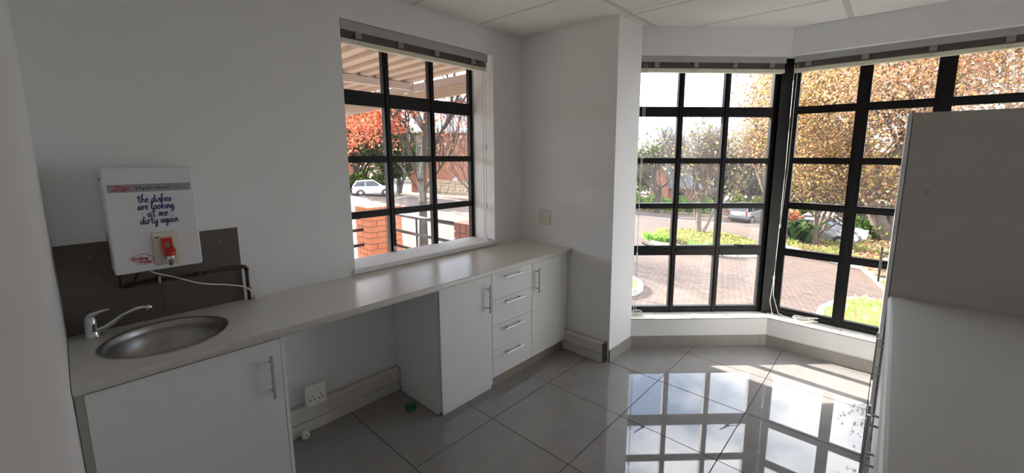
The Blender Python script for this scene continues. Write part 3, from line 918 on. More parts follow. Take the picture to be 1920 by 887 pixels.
# cable trunking along the skirting
def trunking(label, p0, p1, axis):
    a0, a1 = p0, p1
    if axis == 'y':
        base = ((.001, a0, 0))
        def seg(prof, a, b): return MB().prism_axis(prof, 'y', a, b)
        X = lambda d: d
    o = thing('cable_trunking', label, 'trunking', (0.03, (a0 + a1) / 2, 0) if axis == 'y' else ((a0 + a1) / 2, Y1 - .03, 0))
    f = (lambda d: d) if axis == 'y' else (lambda d: Y1 - d)
    def pr(prof, a, b, name, mat):
        MB().prism_axis([(f(d), z) for d, z in prof], axis, a, b).build(name, mat, o)
    pr([(.001, .002), (.050, .002), (.050, .166), (.001, .166)], a0 + .001, a1 - .001, 'trunking_back', M['edge'])  # darker back colour paints the shade in the groove between the lids
    pr([(.051, .002), (.060, .002), (.060, .064), (.056, .069), (.051, .069)], a0, a1, 'trunking_lid', M['trunk'])
    cuts = [a0, .912, a1] if axis == 'y' else [a0, a1]
    for a, b in zip(cuts[:-1], cuts[1:]):
        pr([(.051, .074), (.056, .074), (.060, .079), (.060, .158), (.052, .170), (.030, .170), (.030, .1665), (.051, .1665)], a + .0008, b - .0008, 'trunking_lid', M['trunk'])
    return o
t1 = trunking('white two-channel cable trunking along the wall under the worktop gap', .602, 1.460, 'y')
for y in (1.02, 1.405):
    MB().box(.034, .050, y, y + .035, .1695, .1712).build('lid_clip', M['edge'], t1)
t2 = trunking('short piece of white cable trunking at the foot of the pier', .545, .950, 'x')
MB().box(.951, .957, Y1 - .058, Y1 - .002, .002, .168).build('end_cap', M['hole'], t2)
for x in (.70, .88):
    MB().lathe((x, Y1 - .0602, .04), [(.001, -.0008), (.003, -.0008), (.003, .0005)], 8, 'y').build('lid_screw', M['darkm'], t2)
# double socket on the trunking
so = thing('power_socket', 'white double power socket mounted on the trunking under the worktop', 'socket', (.06, .887, .245))
MB().box(.0605, .085, .829, .946, .172, .300, .003, 2).build('back_box', M['plastic'], so)
def socket_face(o, P, flip):
    """P(u, d, z) -> point; u along face 0..1 (width .117), d out"""
    for su in (.28, .72):
        m = MB()
        for du, dz in ((0, .010), (-.011, -.012), (.011, -.012)):
            c = P(su * .117 + du, .0, dz)
            m.lathe(c, [(.0001, .0006), (.0042, .0006), (.0042, -.0005)], 10, flip)
        m.build('socket_hole', M['hole'], o, fix=False)
        c0_ = P(su * .117 - .010, 0, .034); c1_ = P(su * .117 + .010, .004, .046)
        MB().box(*sorted((c0_[0], c1_[0])), *sorted((c0_[1], c1_[1])), c0_[2], c1_[2], .001, 1).build('switch_rocker', M['plastic'], o)
MB().box(.0852, .089, .831, .944, .174, .298, .002, 2).build('face_plate', M['plastic'], so)
socket_face(so, lambda u, d, z: (.0892 + d, .829 + u, .225 + z), 'x')
so2 = thing('wall_socket', 'cream double wall socket on the pier above the worktop end', 'socket', (.287, Y1, 1.135))
MB().box(.222, .352, Y1 - .011, Y1 - .0005, 1.070, 1.200, .004, 2).build('face_plate', M['ivory'], so2)
socket_face(so2, lambda u, d, z: (.229 + u, Y1 - .0112 - d, 1.12 + z), 'y')
# plug with its white cable on the floor
pg = thing('mains_plug', 'white three-pin mains plug lying on the floor by the sink cabinet', 'plug', (.10, .80, 0))
m = MB()
m.prism_axis([(.785, .004), (.792, .001), (.815, .001), (.823, .008), (.823, .030), (.812, .040), (.790, .036), (.784, .022)], 'x', .082, .118)
m.build('plug_body', M['plastic'], pg)
for y, z in ((.795, .012), (.813, .012), (.804, .030)):
    MB().tube([(.117, y, z), (.135, y, z)], .0032, 8).build('plug_pin', M['nickel'], pg)
MB().tube([(.083, .80, .018), (.07, .77, .012), (.072, .72, .006), (.075, .62, .0045)], .004, 8).build('plug_cable', M['plastic'], pg)
# green plastic ring on the floor
gc = MB()
gx, gy = .315, 1.385
gc.lathe((gx, gy, 0), [(.012, .001), (.036, .001), (.039, .006), (.037, .017), (.030, .020), (.024, .018), (.022, .010), (.013, .008), (.012, .001)], 22)
for k in range(3):
    a = k * 2.1
    gc.box(gx + .03 * math.cos(a) - .007, gx + .03 * math.cos(a) + .007, gy + .03 * math.sin(a) - .007, gy + .03 * math.sin(a) + .007, .016, .026, .002, 1)
gco = gc.build('plastic_ring', M['green'], fix=False)
tag(gco, 'small green plastic ring lying on the floor beside the open cabinet side', 'ring')

# ------------------------------------------------------------------ units on the right wall
tc_ = thing('tall_cabinet', 'tall grey-white cupboard standing at the right in front of the window', 'cupboard', (2.97, 3.3, 0))
m = MB()
m.box(2.645, XR - .01, 3.020, 3.038, .002, 1.905, .0008, 1)
m.box(2.645, XR - .01, 3.540, 3.558, .002, 1.905)
m.box(2.645, XR - .01, 3.038, 3.540, 1.887, 1.905)
m.box(2.645, XR - .01, 3.038, 3.540, .09, .108)
m.box(XR - .018, XR - .01, 3.038, 3.540, .108, 1.887)
m.build('body', M['greypanel'], tc_, fix=False)
d = MB().box(2.6235, 2.6415, 3.021, 3.556, .095, 1.904, .0008, 1).build('door', M['white'], tc_)
bar_handle(d, (2.589, 3.062, .960), (2.589, 3.062, 1.165), (-1, 0, 0))
MB().box(2.69, 2.70, 3.04, 3.54, .001, .088).build('plinth', M['plinth'], tc_)
def stain_part():
    m = MB()
    pts = []
    for k in range(18):
        a = 2 * math.pi * k / 18
        r = .011 * (1 + .5 * math.sin(3 * a) + .25 * math.sin(5 * a + 1))
        pts.append((2.738 + r * math.cos(a), 1.491 + 1.4 * r * math.sin(a)))
    m.prism_axis(pts, 'y', 3.0195, 3.0202)
    tag(m.build('stain_mark', pmat('stain', (.44, .37, .22), .6, var=.1), tc_), 'small yellowish stain')
stain_part()

lc = thing('low_cabinet', 'low white cabinet run with doors under the grey counter at right', 'cabinet', (2.97, 1.5, 0))
m = MB()
for y in (.02, .60, 1.045, 1.475, 1.90, 2.36, 2.80, 3.0):
    m.box(2.672, XR - .01, y, y + .016, .002, CT - .001)
m.box(2.672, XR - .01, .036, 3.0, .085, .10)
m.build('body', M['white'], lc, fix=False)
hd = {2.36: 2.76, 2.805: 2.85, 1.475: 1.87, 1.905: 1.95, .605: .98, 1.05: 1.09}
for y0, y1 in ((.025, .600), (.605, 1.045), (1.05, 1.470), (1.475, 1.900), (1.905, 2.355), (2.36, 2.80), (2.805, 3.010)):
    d = MB().box(2.652, 2.670, y0, y1, .09, CT - .006, .001, 1).build('door', M['white'], lc)
    hy = hd.get(y0, y1 - .06)
    z0_ = .49 if hy > 2.5 else .50
    bar_handle(d, (2.619, hy, z0_), (2.619, hy, z0_ + .235), (-1, 0, 0))
MB().box(2.71, 2.72, .03, 3.0, .001, .084).build('plinth', M['plinth'], lc)
m = MB()
x0, x1, ya, yb = 2.641, XR - .003, .01, 3.018
prof = [(x1, ZT), (x0 + .022, ZT), (x0 + .012, ZT - .002), (x0 + .005, ZT - .007), (x0, ZT - .016), (x0, CT + .004), (x0 + .004, CT), (x1, CT)]
m.prism_axis(prof, 'y', ya, yb)
o = m.build('counter_top', M['counter'])
tag(o, 'grey laminate counter top with rounded edge in the right foreground', 'worktop')

# ================================================================== OUTSIDE
GA, GB, GC = -0.024, -0.064, -1.699
def gz(x, y): return GA * x + GB * y + GC
m = MB()
pts = [(-90, 3.8), (40, 4.6), (40, 120), (-90, 120)]
# sloping paved yard; kept clear of the building
yard = [(-1.0, 5.0), (40, 5.0), (40, 160), (-170, 160), (-170, -60), (-4.6, -60), (-4.6, 5.0)]
m.add([(x, y, gz(x, y)) for x, y in yard], [tuple(range(7))])
gr = m.build('ground_paving', M['paving'], fix=False)
tag(gr, kind='structure')
# white bay lines painted on the yard
def gline(p, q, w_=.10, name='painted_line'):
    d = Vector((q[0] - p[0], q[1] - p[1])).normalized(); n_ = Vector((-d.y, d.x)) * w_ / 2
    vs = []
    for dz in (.004, .012):
        for c, s_ in ((p, 1), (q, 1), (q, -1), (p, -1)):
            x, y = c[0] + n_.x * s_, c[1] + n_.y * s_
            vs.append((x, y, gz(x, y) + dz))
    MB().add(vs, [(0, 1, 2, 3), (4, 5, 6, 7), (0, 1, 5, 4), (1, 2, 6, 5), (2, 3, 7, 6), (3, 0, 4, 7)]).build(name, M['paintline'], gr, fix=False)

# ---- foliage / tree tools
def leaf_obj(name, centers, size, palette, seed, parent, kind='stuff', droop=0.0, long=1.0):
    """real folded leaf blades, joined in one mesh, tinted leaf by leaf"""
    g = np.random.default_rng(seed)
    c = np.asarray(centers, float); n = len(c)
    off = np.array(root_loc(parent)) if parent else np.zeros(3)
    c = c - off
    d = g.normal(size=(n, 3)); d[:, 2] -= droop; d /= np.linalg.norm(d, axis=1)[:, None]
    r = g.normal(size=(n, 3)); s = np.cross(d, r); s /= np.linalg.norm(s, axis=1)[:, None] + 1e-9
    nn = np.cross(s, d)
    L = (size * g.uniform(.65, 1.3, n))[:, None]
    W_ = L * .42 / long
    p0 = c - d * L * .5; p3 = c + d * L * .5
    fold = nn * W_ * .45
    a1 = c - d * L * .12 + s * W_ + fold; a2 = c + d * L * .22 + s * W_ * .8 + fold
    b1 = c - d * L * .12 - s * W_ + fold; b2 = c + d * L * .22 - s * W_ * .8 + fold
    V = np.stack([p0, a1, a2, p3, b2, b1], 1).reshape(-1, 3)
    k = np.arange(n)[:, None] * 6
    F = np.concatenate([k + np.array([0, 1, 2, 3]), k + np.array([0, 3, 4, 5])], 1).reshape(-1)
    me = bpy.data.meshes.new(name)
    me.vertices.add(len(V)); me.vertices.foreach_set('co', V.ravel())
    me.loops.add(len(F)); me.loops.foreach_set('vertex_index', F.astype(np.int32))
    me.polygons.add(2 * n)
    me.polygons.foreach_set('loop_start', np.arange(0, 8 * n, 4, dtype=np.int32))
    me.update(calc_edges=True)
    pal = np.array(palette, float)
    col = pal[g.integers(0, len(pal), n)] * g.uniform(.6, 1.0, (n, 1))
    col = np.concatenate([np.clip(col, 0, .95), np.ones((n, 1))], 1)
    at = me.color_attributes.new('tint', 'FLOAT_COLOR', 'POINT')
    at.data.foreach_set('color', np.repeat(col, 6, 0).astype(np.float32).ravel())
    me.materials.append(M['leaf'])
    o = bpy.data.objects.new(name, me)
    COL.objects.link(o)
    if parent: o.parent = parent
    if kind: o['kind'] = kind
    return o

def grow(m, twigs, p, d, L, r, lev, rg, tips, bend=.25, nch=(2, 4), up=.12, nsides=(7, 6, 5, 4, 3, 3)):
    """recursive limb: thick limbs go to m, fine ones to twigs; tips collects points on the last two orders"""
    n = 5 if lev > 1 else 4
    pts = [Vector(p)]; dd = Vector(d).normalized()
    for i in range(n):
        dd = (dd + Vector((rg.gauss(0, bend), rg.gauss(0, bend), rg.gauss(0, bend) + up)) * .6).normalized()
        pts.append(pts[-1] + dd * L / n)
    rs = [r * (1 - .5 * i / n) for i in range(n + 1)]
    (m if lev >= 2 else twigs).tube(pts, rs, nsides[min(5, max(0, 4 - lev))], cap=False)
    if lev <= 1:
        tips += pts[1:]
    if lev == 0: return
    for k in range(rg.randint(*nch)):
        t = rg.uniform(.45, 1.0)
        i = min(n - 1, int(t * n)); q = pts[i].lerp(pts[i + 1], t * n - i)
        side = Vector((rg.gauss(0, 1), rg.gauss(0, 1), rg.gauss(.5, .4))).normalized()
        grow(m, twigs, q, dd * .6 + side * .75, L * rg.uniform(.58, .8), r * rg.uniform(.42, .6), lev - 1, rg, tips, bend, nch, up, nsides)
    grow(m, twigs, pts[-1], dd, L * .7, rs[-1] * .95, lev - 1, rg, tips, bend, nch, up, nsides)

def tree(name, label, cat, base, stems, lev, seed, bark, leaves=None, group=None, bend=.22, nch=(2, 4), up=.12):
    """stems: list of (direction, length, radius); leaves: dict(n, size, pal, spread, blobs)"""
    rg = random.Random(seed)
    o = thing(name, label, cat, base, group)
    m, tw, tips = MB(), MB(), []
    for st_ in stems:
        d, L, r = st_[:3]
        grow(m, tw, Vector(base) + Vector((0, 0, st_[3] if len(st_) > 3 else -.15)), d, L, r, lev, rg, tips, bend, nch, up)
    m.build('trunk', bark, o, fix=False)
    tw.build('twigs', bark, o, kind='stuff', fix=False)
    if leaves:
        g = np.random.default_rng(seed + 5)
        T = np.array([t[:] for t in tips])
        if leaves.get('zmin') is not None: T = T[T[:, 2] > leaves['zmin']]
        c = T[g.integers(0, len(T), leaves['n'])] + g.normal(size=(leaves['n'], 3)) * leaves['spread']
        if 'blobs' in leaves:
            ex = []
            for bx, by, bz, ra, rb, rc, nb in leaves['blobs']:
                q = g.normal(size=(nb, 3)); q /= np.linalg.norm(q, axis=1)[:, None]
                q *= g.uniform(0, 1, (nb, 1)) ** .45
                # clump: pull towards random cluster seeds so that gaps open
                sd = g.normal(size=(max(8, nb // 60), 3)); sd /= np.linalg.norm(sd, axis=1)[:, None]; sd *= g.uniform(0, 1, (len(sd), 1)) ** .4
                pick = sd[g.integers(0, len(sd), nb)]
                q = pick * .82 + q * .25
                ex.append(q * np.array([ra, rb, rc]) + np.array([bx, by, bz]))
            c = np.concatenate([c] + ex)
        leaf_obj('foliage', c, leaves['size'], leaves['pal'], seed + 9, o)
    return o

ORANGE = [(.68, .36, .20), (.72, .42, .25), (.56, .29, .15), (.76, .50, .34), (.60, .36, .22), (.40, .22, .13), (.66, .40, .16), (.30, .24, .12), (.80, .58, .42), (.24, .16, .11), (.18, .15, .09)]
ORANGEG = ORANGE + [(.30, .32, .08), (.45, .42, .10), (.62, .48, .10)]
RED = [(.72, .17, .09), (.76, .24, .13), (.58, .13, .07), (.74, .32, .16), (.66, .24, .18), (.45, .16, .08)]
DRY = [(.42, .32, .24), (.50, .40, .30), (.36, .32, .20), (.55, .42, .30), (.36, .36, .18)]
GREEN = [(.13, .22, .05), (.18, .28, .07), (.10, .17, .04), (.24, .33, .08)]
DARKG = [(.06, .09, .035), (.08, .12, .04), (.05, .07, .035), (.12, .13, .06)]
YGREEN = [(.42, .42, .12), (.34, .38, .10), (.50, .46, .16), (.28, .33, .09), (.50, .40, .16)]

def g3(x, y, dz=0.0): return (x, y, gz(x, y) + dz)

# ---- right-hand autumn planes
tree('plane_tree', 'big leaning plane tree with brown leaves near the dark fence', 'tree', g3(2.75, 36.4),
     [((-.44, -.05, 1), 6.0, .55), ((.02, .12, 1), 6.5, .34)], 4, 11, M['bark'],
     dict(n=17000, size=.17, pal=ORANGE, spread=.75, zmin=1.0, blobs=[(0, 35, 8, 8, 5, 6.3, 8500), (5, 35, 9, 8, 5, 7, 4500)]), bend=.09)
tree('autumn_tree', 'slim three-stemmed tree with orange leaves before the silver cars', 'tree', g3(-.56, 28.27),
     [((-.12, 0, 1), 2.6, .17), ((.16, -.05, 1), 2.8, .14), ((.42, .05, 1), 2.6, .11)], 4, 23, M['bark'],
     dict(n=9000, size=.125, pal=ORANGEG, spread=.5, zmin=gz(-.56, 28.27) + 3.2, blobs=[(-1.0, 28.0, 5.4, 3.6, 3.2, 4.2, 11000)]), bend=.13)
tree('autumn_tree', 'tall orange-leaved tree whose canopy fills the top of the front window', 'tree', g3(5.6, 20.5),
     [((-.25, 0, 1), 4.6, .34), ((-.5, .2, 1), 4.4, .24)], 4, 31, M['barklight'],
     dict(n=7000, size=.105, pal=ORANGE, spread=.45, zmin=0.9, blobs=[(2.8, 21.5, 5.8, 5.2, 3.2, 3.4, 7600), (5.8, 20, 6.0, 4, 3, 4, 2500), (5.0, 20.5, 9.8, 4.2, 3.2, 3.0, 3600)]))
tree('autumn_tree', 'golden-leaved tree with branches hanging behind the right panes of the slanted window', 'tree', g3(-3.6, 33.5),
     [((.05, 0, 1), 4.2, .24), ((.3, -.1, 1), 4.0, .18)], 4, 37, M['bark'],
     dict(n=11000, size=.15, pal=ORANGE + [(.60, .46, .12), (.55, .50, .14)], spread=.55, zmin=-.8, blobs=[(-2.6, 33, 6.8, 3.4, 3, 5.3, 13000), (-3.6, 32.5, 2.2, 2.2, 2.2, 2.2, 2200)]))
# ---- bare trees behind the slanted window
for i, (x, y, hh, sd, lb) in enumerate(((-14.5, 38.0, 3.3, 41, 'bare dark forked tree in the hedge before the brick house'),
                                        (-12.0, 46.0, 3.8, 43, 'bare twiggy tree behind the planting island at left'),
                                        (-8.2, 47.0, 3.9, 47, 'bare twiggy tree rising straight behind the planting island'),
                                        (-17.5, 52.0, 4.4, 53, 'tall bare tree behind the brick house with slate roof'))):
    tree('bare_tree', lb, 'tree', g3(x, y), [((-.15, 0, 1), hh, .26), ((.25, .1, 1), hh * .9, .19)], 4, sd, M['barkdark'],
         dict(n=150, size=.20, pal=DRY, spread=.7), nch=(4, 5) if i else (2, 3), up=.16)
for i, (x, y, r_, hz, pal, lb, n_) in enumerate(((-9.5, 54, 4.0, 3.2, YGREEN + DRY, 'loose olive-green tree behind the bare trees', 1100),
                                                 (-4.5, 52, 4.5, 4.0, YGREEN + ORANGE[:3], 'yellow-green tree behind the parked SUV', 2600),
                                                 (-16.5, 62, 6.0, 4.5, DARKG + DRY, 'dark distant tree at the far end of the yard', 3600),
                                                 (-24.0, 58, 6.0, 4.6, DARKG + GREEN, 'dark green distant tree left of the brick house', 3600),
                                                 (7.0, 50, 7.0, 4.4, ORANGEG + GREEN, 'broad brown and green tree beyond the dark fence', 5500),
                                                 (0.0, 52, 6.0, 4.2, ORANGEG + DRY, 'brown tree far behind the silver cars', 5000))):
    tree('background_tree', lb, 'tree', g3(x, y), [((0, 0, 1), 4.0, .3), ((.3, .1, 1), 3.4, .2)], 3, 70 + i, M['barkdark'],
         dict(n=700, size=.42, pal=pal, spread=.8, blobs=[(x, y, gz(x, y) + hz, r_, r_, hz * .8, n_)]))

# ---- round planting island with the many-stemmed tree
def island(label, cx, cy, r, n_st, mat, a0=0.0):
    o = thing('planting_island', label, 'island', g3(cx, cy))
    poly = [(cx + (r - .12) * math.cos(2 * math.pi * k / 40), cy + (r - .12) * math.sin(2 * math.pi * k / 40)) for k in range(40)]
    vs = [g3(x, y, .14) for x, y in poly] + [g3(cx, cy, .28)]
    MB().add(vs, [(k, (k + 1) % 40, 40) for k in range(40)], True).build('soil_bed', mat, o, fix=False)
    for k in range(n_st):
        a = 2 * math.pi * k / n_st; b = 2 * math.pi * (k + .94) / n_st
        vs = []
        for dz in (-.05, .17):
            for rr, t in ((r - .13, a), (r, a), (r, b), (r - .13, b)):
                x, y = cx + rr * math.cos(t), cy + rr * math.sin(t)
                vs.append(g3(x, y, dz))
        MB().add(vs, [(3, 2, 1, 0), (4, 5, 6, 7), (0, 1, 5, 4), (1, 2, 6, 5), (2, 3, 7, 6), (3, 0, 4, 7)]).build('kerb_stone', M['kerb'], o, fix=False)
    return o
isl = island('round kerbed planting island in the middle of the yard', -4.75, 22.3, 3.0, 26, M['soil'])
isl2 = island('small round grassed island cut by the pier edge', -4.15, 10.75, 1.45, 16, M['lawn'])
tree('island_tree', 'grey many-stemmed tree with few dry leaves on the planting island', 'tree', g3(-5.6, 23.9, .2),
     [((-.28, 0, 1), 2.6, .10), ((-.12, .05, 1), 2.7, .11), ((.02, 0, 1), 2.8, .17), ((.16, -.05, 1), 2.6, .10), ((.34, .05, 1), 2.5, .10)], 4, 91, M['bark'],
     dict(n=420, size=.17, pal=DRY + YGREEN, spread=.4, zmin=-.3), up=.2)
def blades(name, centers, pal, L, seed, parent, label=None):
    """strappy leaves: many arching blades joined in one mesh"""
    rg = random.Random(seed)
    g = np.random.default_rng(seed)
    pts = []
    for (x, y, z) in centers: pts.append((x, y, z))
    V, F, C = [], [], []
    off = root_loc(parent)
    for (x, y, z) in pts:
        col = pal[rg.randrange(len(pal))]
        a = rg.uniform(0, 6.28); l = L * rg.uniform(.6, 1.2); w_ = l * .06
        dx, dy = math.cos(a), math.sin(a)
        k = len(V)
        for i in range(4):
            t = i / 3
            ox, oz = l * .65 * t ** 1.5, l * (t * .95 - .55 * t * t * t)
            ww = w_ * (1 - t) ** .6
            V += [(x + dx * ox - dy * ww - off.x, y + dy * ox + dx * ww - off.y, z + oz - off.z), (x + dx * ox + dy * ww - off.x, y + dy * ox - dx * ww - off.y, z + oz - off.z)]
            C += [(*col, 1)] * 2
        F += [(k + 2 * i, k + 2 * i + 1, k + 2 * i + 3, k + 2 * i + 2) for i in range(3)]
    me = bpy.data.meshes.new(name); me.from_pydata(V, [], F)
    at = me.color_attributes.new('tint', 'FLOAT_COLOR', 'POINT')
    at.data.foreach_set('color', np.array(C, np.float32).ravel())
    me.materials.append(M['leaf'])
    o = bpy.data.objects.new(name, me); COL.objects.link(o); o.parent = parent
    o['kind'] = 'stuff'
    return o
rg = random.Random(5)
def clump(label, cx, cy, rx, ry, n, L, pal, name='strappy_plant', dz=.1, cat='plant', group=None):
    o = thing(name, label, cat, g3(cx, cy, dz), group)
    c = []
    for _ in range(n):
        a, r_ = rg.uniform(0, 6.28), rg.uniform(0, 1) ** .5
        x, y = cx + rx * r_ * math.cos(a), cy + ry * r_ * math.sin(a)
        c.append(g3(x, y, dz))
    blades('leaf_blades', c, pal, L, n + int(cx * 10), o)
    return o
LG = [(.22, .42, .07), (.30, .50, .10), (.16, .34, .05), (.36, .54, .14)]
clump('bright green strappy clump at the left edge of the planting island', -6.45, 20.5, .8, .5, 260, .75, LG)
clump('bright green strappy clump at the near edge of the planting island', -3.75, 20.0, .9, .55, 320, .7, LG)
clump('bright green strappy clump at the right end of the planting island', -2.75, 21.6, .7, .6, 260, .7, LG)
o = thing('ground_cover', 'yellow-green low ground cover spread over the planting island', 'plants', g3(-5.0, 22.8, .15))
g = np.random.default_rng(8)
aa, rr_ = g.uniform(0, 6.28, 5000), g.uniform(0, 1, 5000) ** .5
xs, ys = -4.9 + 2.5 * rr_ * np.cos(aa), 22.6 + 2.5 * rr_ * np.sin(aa)
leaf_obj('cover_leaves', np.stack([xs, ys, GA * xs + GB * ys + GC + .22 + g.uniform(0, .28, 5000)], 1), .16, YGREEN, 4, o)

# ---- verge on the right: bank with kerb, grass, dry leaves
vb = thing('verge_bank', 'kerbed bank of soil and grass below the cars at right', 'verge', g3(1.5, 30))
edge = [(-3.3, 30.5), (-2.2, 27.2), (-.6, 24.6), (.7, 23.4), (1.85, 22.6), (2.3, 20.6), (2.72, 18.2), (3.1, 16.4)]
back = [(9, 16.4), (9, 38.5), (2, 37.6), (-3.0, 32.4)]
poly = edge + back
MB().add([g3(x, y, .12) for x, y in poly], [tuple(range(len(poly)))]).build('soil_bed', M['soil'], vb, fix=False)
for (xa, ya), (xb, yb) in zip(edge[:-1], edge[1:]):
    L = math.hypot(xb - xa, yb - ya); n_ = max(1, round(L / .9))
    for k in range(n_):
        t0, t1 = k / n_, (k + .96) / n_
        d = Vector((xb - xa, yb - ya)).normalized(); nx, ny = -d.y * .22, d.x * .22
        vs = []
        for dz in (-.05, .15):
            for t, s_ in ((t0, 0), (t1, 0), (t1, 1), (t0, 1)):
                x, y = xa + (xb - xa) * t - nx * s_ * -1, ya + (yb - ya) * t - ny * s_ * -1
                vs.append(g3(x, y, dz))
        MB().add(vs, [(3, 2, 1, 0), (4, 5, 6, 7), (0, 1, 5, 4), (1, 2, 6, 5), (2, 3, 7, 6), (3, 0, 4, 7)]).build('kerb_stone', M['kerb'], vb, fix=False)
# rough grass and fallen leaves on the bank
g = np.random.default_rng(77)
def in_poly(x, y, P):
    c = False
    for (xa, ya), (xb, yb) in zip(P, P[1:] + P[:1]):
        if (ya > y) != (yb > y) and x < (xb - xa) * (y - ya) / (yb - ya) + xa: c = not c
    return c
gpts = []
while len(gpts) < 2600:
    x, y = g.uniform(-2.5, 6), g.uniform(17, 33)
    if in_poly(x, y, poly) and (math.sin(x * 2.1) + math.sin(y * 1.3 + x) > -.2): gpts.append(g3(x, y, .1))
blades('bank_grass', gpts, [(.26, .30, .08), (.34, .36, .12), (.20, .24, .07), (.40, .36, .16)], .55, 6, vb)
lp = []
while len(lp) < 2200:
    x, y = g.uniform(-3, 7), g.uniform(17, 37)
    if in_poly(x, y, poly): lp.append(g3(x, y, .16))
leaf_obj('fallen_leaves', lp, .22, ORANGE, 61, vb)
# near lawn
lw = thing('lawn_patch', 'bright green lawn corner with fallen leaves below the front window', 'lawn', g3(3.2, 14))
lpoly = [(1.55, 12.6), (1.50, 13.7), (1.75, 15.0), (2.1, 15.9), (2.6, 16.2), (8, 16.2), (8, 11.6), (3.2, 11.6)]
MB().add([g3(x, y, .10) for x, y in lpoly], [tuple(range(len(lpoly)))]).build('turf', M['lawn'], lw, fix=False)
gp = []
while len(gp) < 7000:
    x, y = g.uniform(1.4, 6), g.uniform(11.6, 16.2)
    if in_poly(x, y, lpoly): gp.append(g3(x, y, .09))
blades('grass', gp, [(.24, .40, .06), (.32, .48, .09), (.20, .34, .05), (.40, .52, .14)], .13, 9, lw)
lp = []
while len(lp) < 160:
    x, y = g.uniform(1.5, 6), g.uniform(11.8, 16.1)
    if in_poly(x, y, lpoly): lp.append(g3(x, y, .20))
leaf_obj('fallen_leaves', lp, .15, [(.70, .50, .28), (.75, .58, .36), (.60, .38, .2)], 63, lw)
for (xa, ya), (xb, yb) in zip([(3.3, 11.6)] + lpoly[:5], lpoly[:6]):
    L = math.hypot(xb - xa, yb - ya); n_ = max(1, round(L / .6))
    for k in range(min(n_, 10)):
        t0, t1 = k / n_, (k + .95) / n_
        d = Vector((xb - xa, yb - ya)).normalized(); nx, ny = -d.y * .16, d.x * .16
        vs = []
        for dz in (-.05, .12):
            for t, s_ in ((t0, 0), (t1, 0), (t1, 1), (t0, 1)):
                x, y = xa + (xb - xa) * t + nx * s_, ya + (yb - ya) * t + ny * s_
                vs.append(g3(x, y, dz))
        MB().add(vs, [(3, 2, 1, 0), (4, 5, 6, 7), (0, 1, 5, 4), (1, 2, 6, 5), (2, 3, 7, 6), (3, 0, 4, 7)]).build('kerb_stone', M['kerb'], lw, fix=False)
# bird-of-paradise clump with orange flowers
sp_ = thing('flowering_clump', 'dark green broad-leaved clump with orange flowers left of the silver car', 'plant', g3(-1.7, 28.9))
c = [g3(-1.7 + rg.gauss(0, .45), 28.9 + rg.gauss(0, .45), .15) for _ in range(170)]
blades('broad_leaves', c, [(.06, .11, .04), (.09, .15, .05), (.05, .08, .035), (.14, .18, .08)], 2.5, 15, sp_)
leaf_obj('flowers', [g3(-2.0 + rg.gauss(0, .3), 28.9 + rg.gauss(0, .25), 1.6 + rg.gauss(0, .25)) for _ in range(70)], .28, [(.75, .22, .10), (.78, .34, .20), (.75, .40, .30)], 16, sp_)
# hedges
def hedge(label, x0, y0, x1, y1, w_, h, n, pal, size=.22):
    o = thing('hedge', label, 'hedge', g3((x0 + x1) / 2, (y0 + y1) / 2))
    g = np.random.default_rng(n)
    t = g.uniform(0, 1, n); s_ = g.normal(0, w_ / 2.2, n)
    dx, dy = x1 - x0, y1 - y0; L = math.hypot(dx, dy)
    x = x0 + dx * t - dy / L * s_; y = y0 + dy * t + dx / L * s_
    z = GA * x + GB * y + GC + h * g.uniform(0, 1, n) ** .7 * (1 - .25 * (s_ / w_) ** 2) * (1 + .15 * np.sin(t * 23))
    leaf_obj('foliage', np.stack([x, y, z], 1), size, pal, n + 1, o)
    return o
hedge('leafy green hedge in front of the dark timber fence', .2, 37.0, 5.5, 37.4, 1.2, 1.6, 3200, LG + GREEN)
hedge('green shrub bank at the foot of the brick house', -18.5, 39.5, -10.5, 42.5, 1.6, 1.5, 3600, GREEN + LG, .26)
hedge('low mixed shrubs behind the parked SUV', -9.5, 44.5, -2.5, 45.5, 2.0, 2.0, 3600, YGREEN + GREEN, .28)
hedge('tall dark tree belt far behind the white hatchback', -72.0, 22.0, -56.0, 52.0, 3.0, 6.5, 5000, DARKG + GREEN, .55)
hedge('tall dark tree belt at the far end of the yard behind the brick house', -48.0, 74.0, 4.0, 80.0, 3.0, 8.0, 7000, DARKG + DRY, .6)
# dark paling fence
fn = thing('paling_fence', 'dark timber paling fence behind the silver cars', 'fence', g3(3, 38.6))
pal_v = None
for k in range(56):
    x = -.6 + k * .155; y = 38.6
    hgt = 2.5 + .05 * math.sin(k * 1.7)
    MB().box(x, x + .14, y + .02 * (k % 2), y + .03 + .02 * (k % 2), gz(x, y) - .05, gz(x, y) + hgt).build('paling', M['fence'], fn, fix=False)
for z in (.5, 2.0):
    MB().box(-.6, 8.1, 38.655, 38.70, gz(3, 38.6) + z, gz(3, 38.6) + z + .09).build('fence_rail', M['fence'], fn, fix=False)

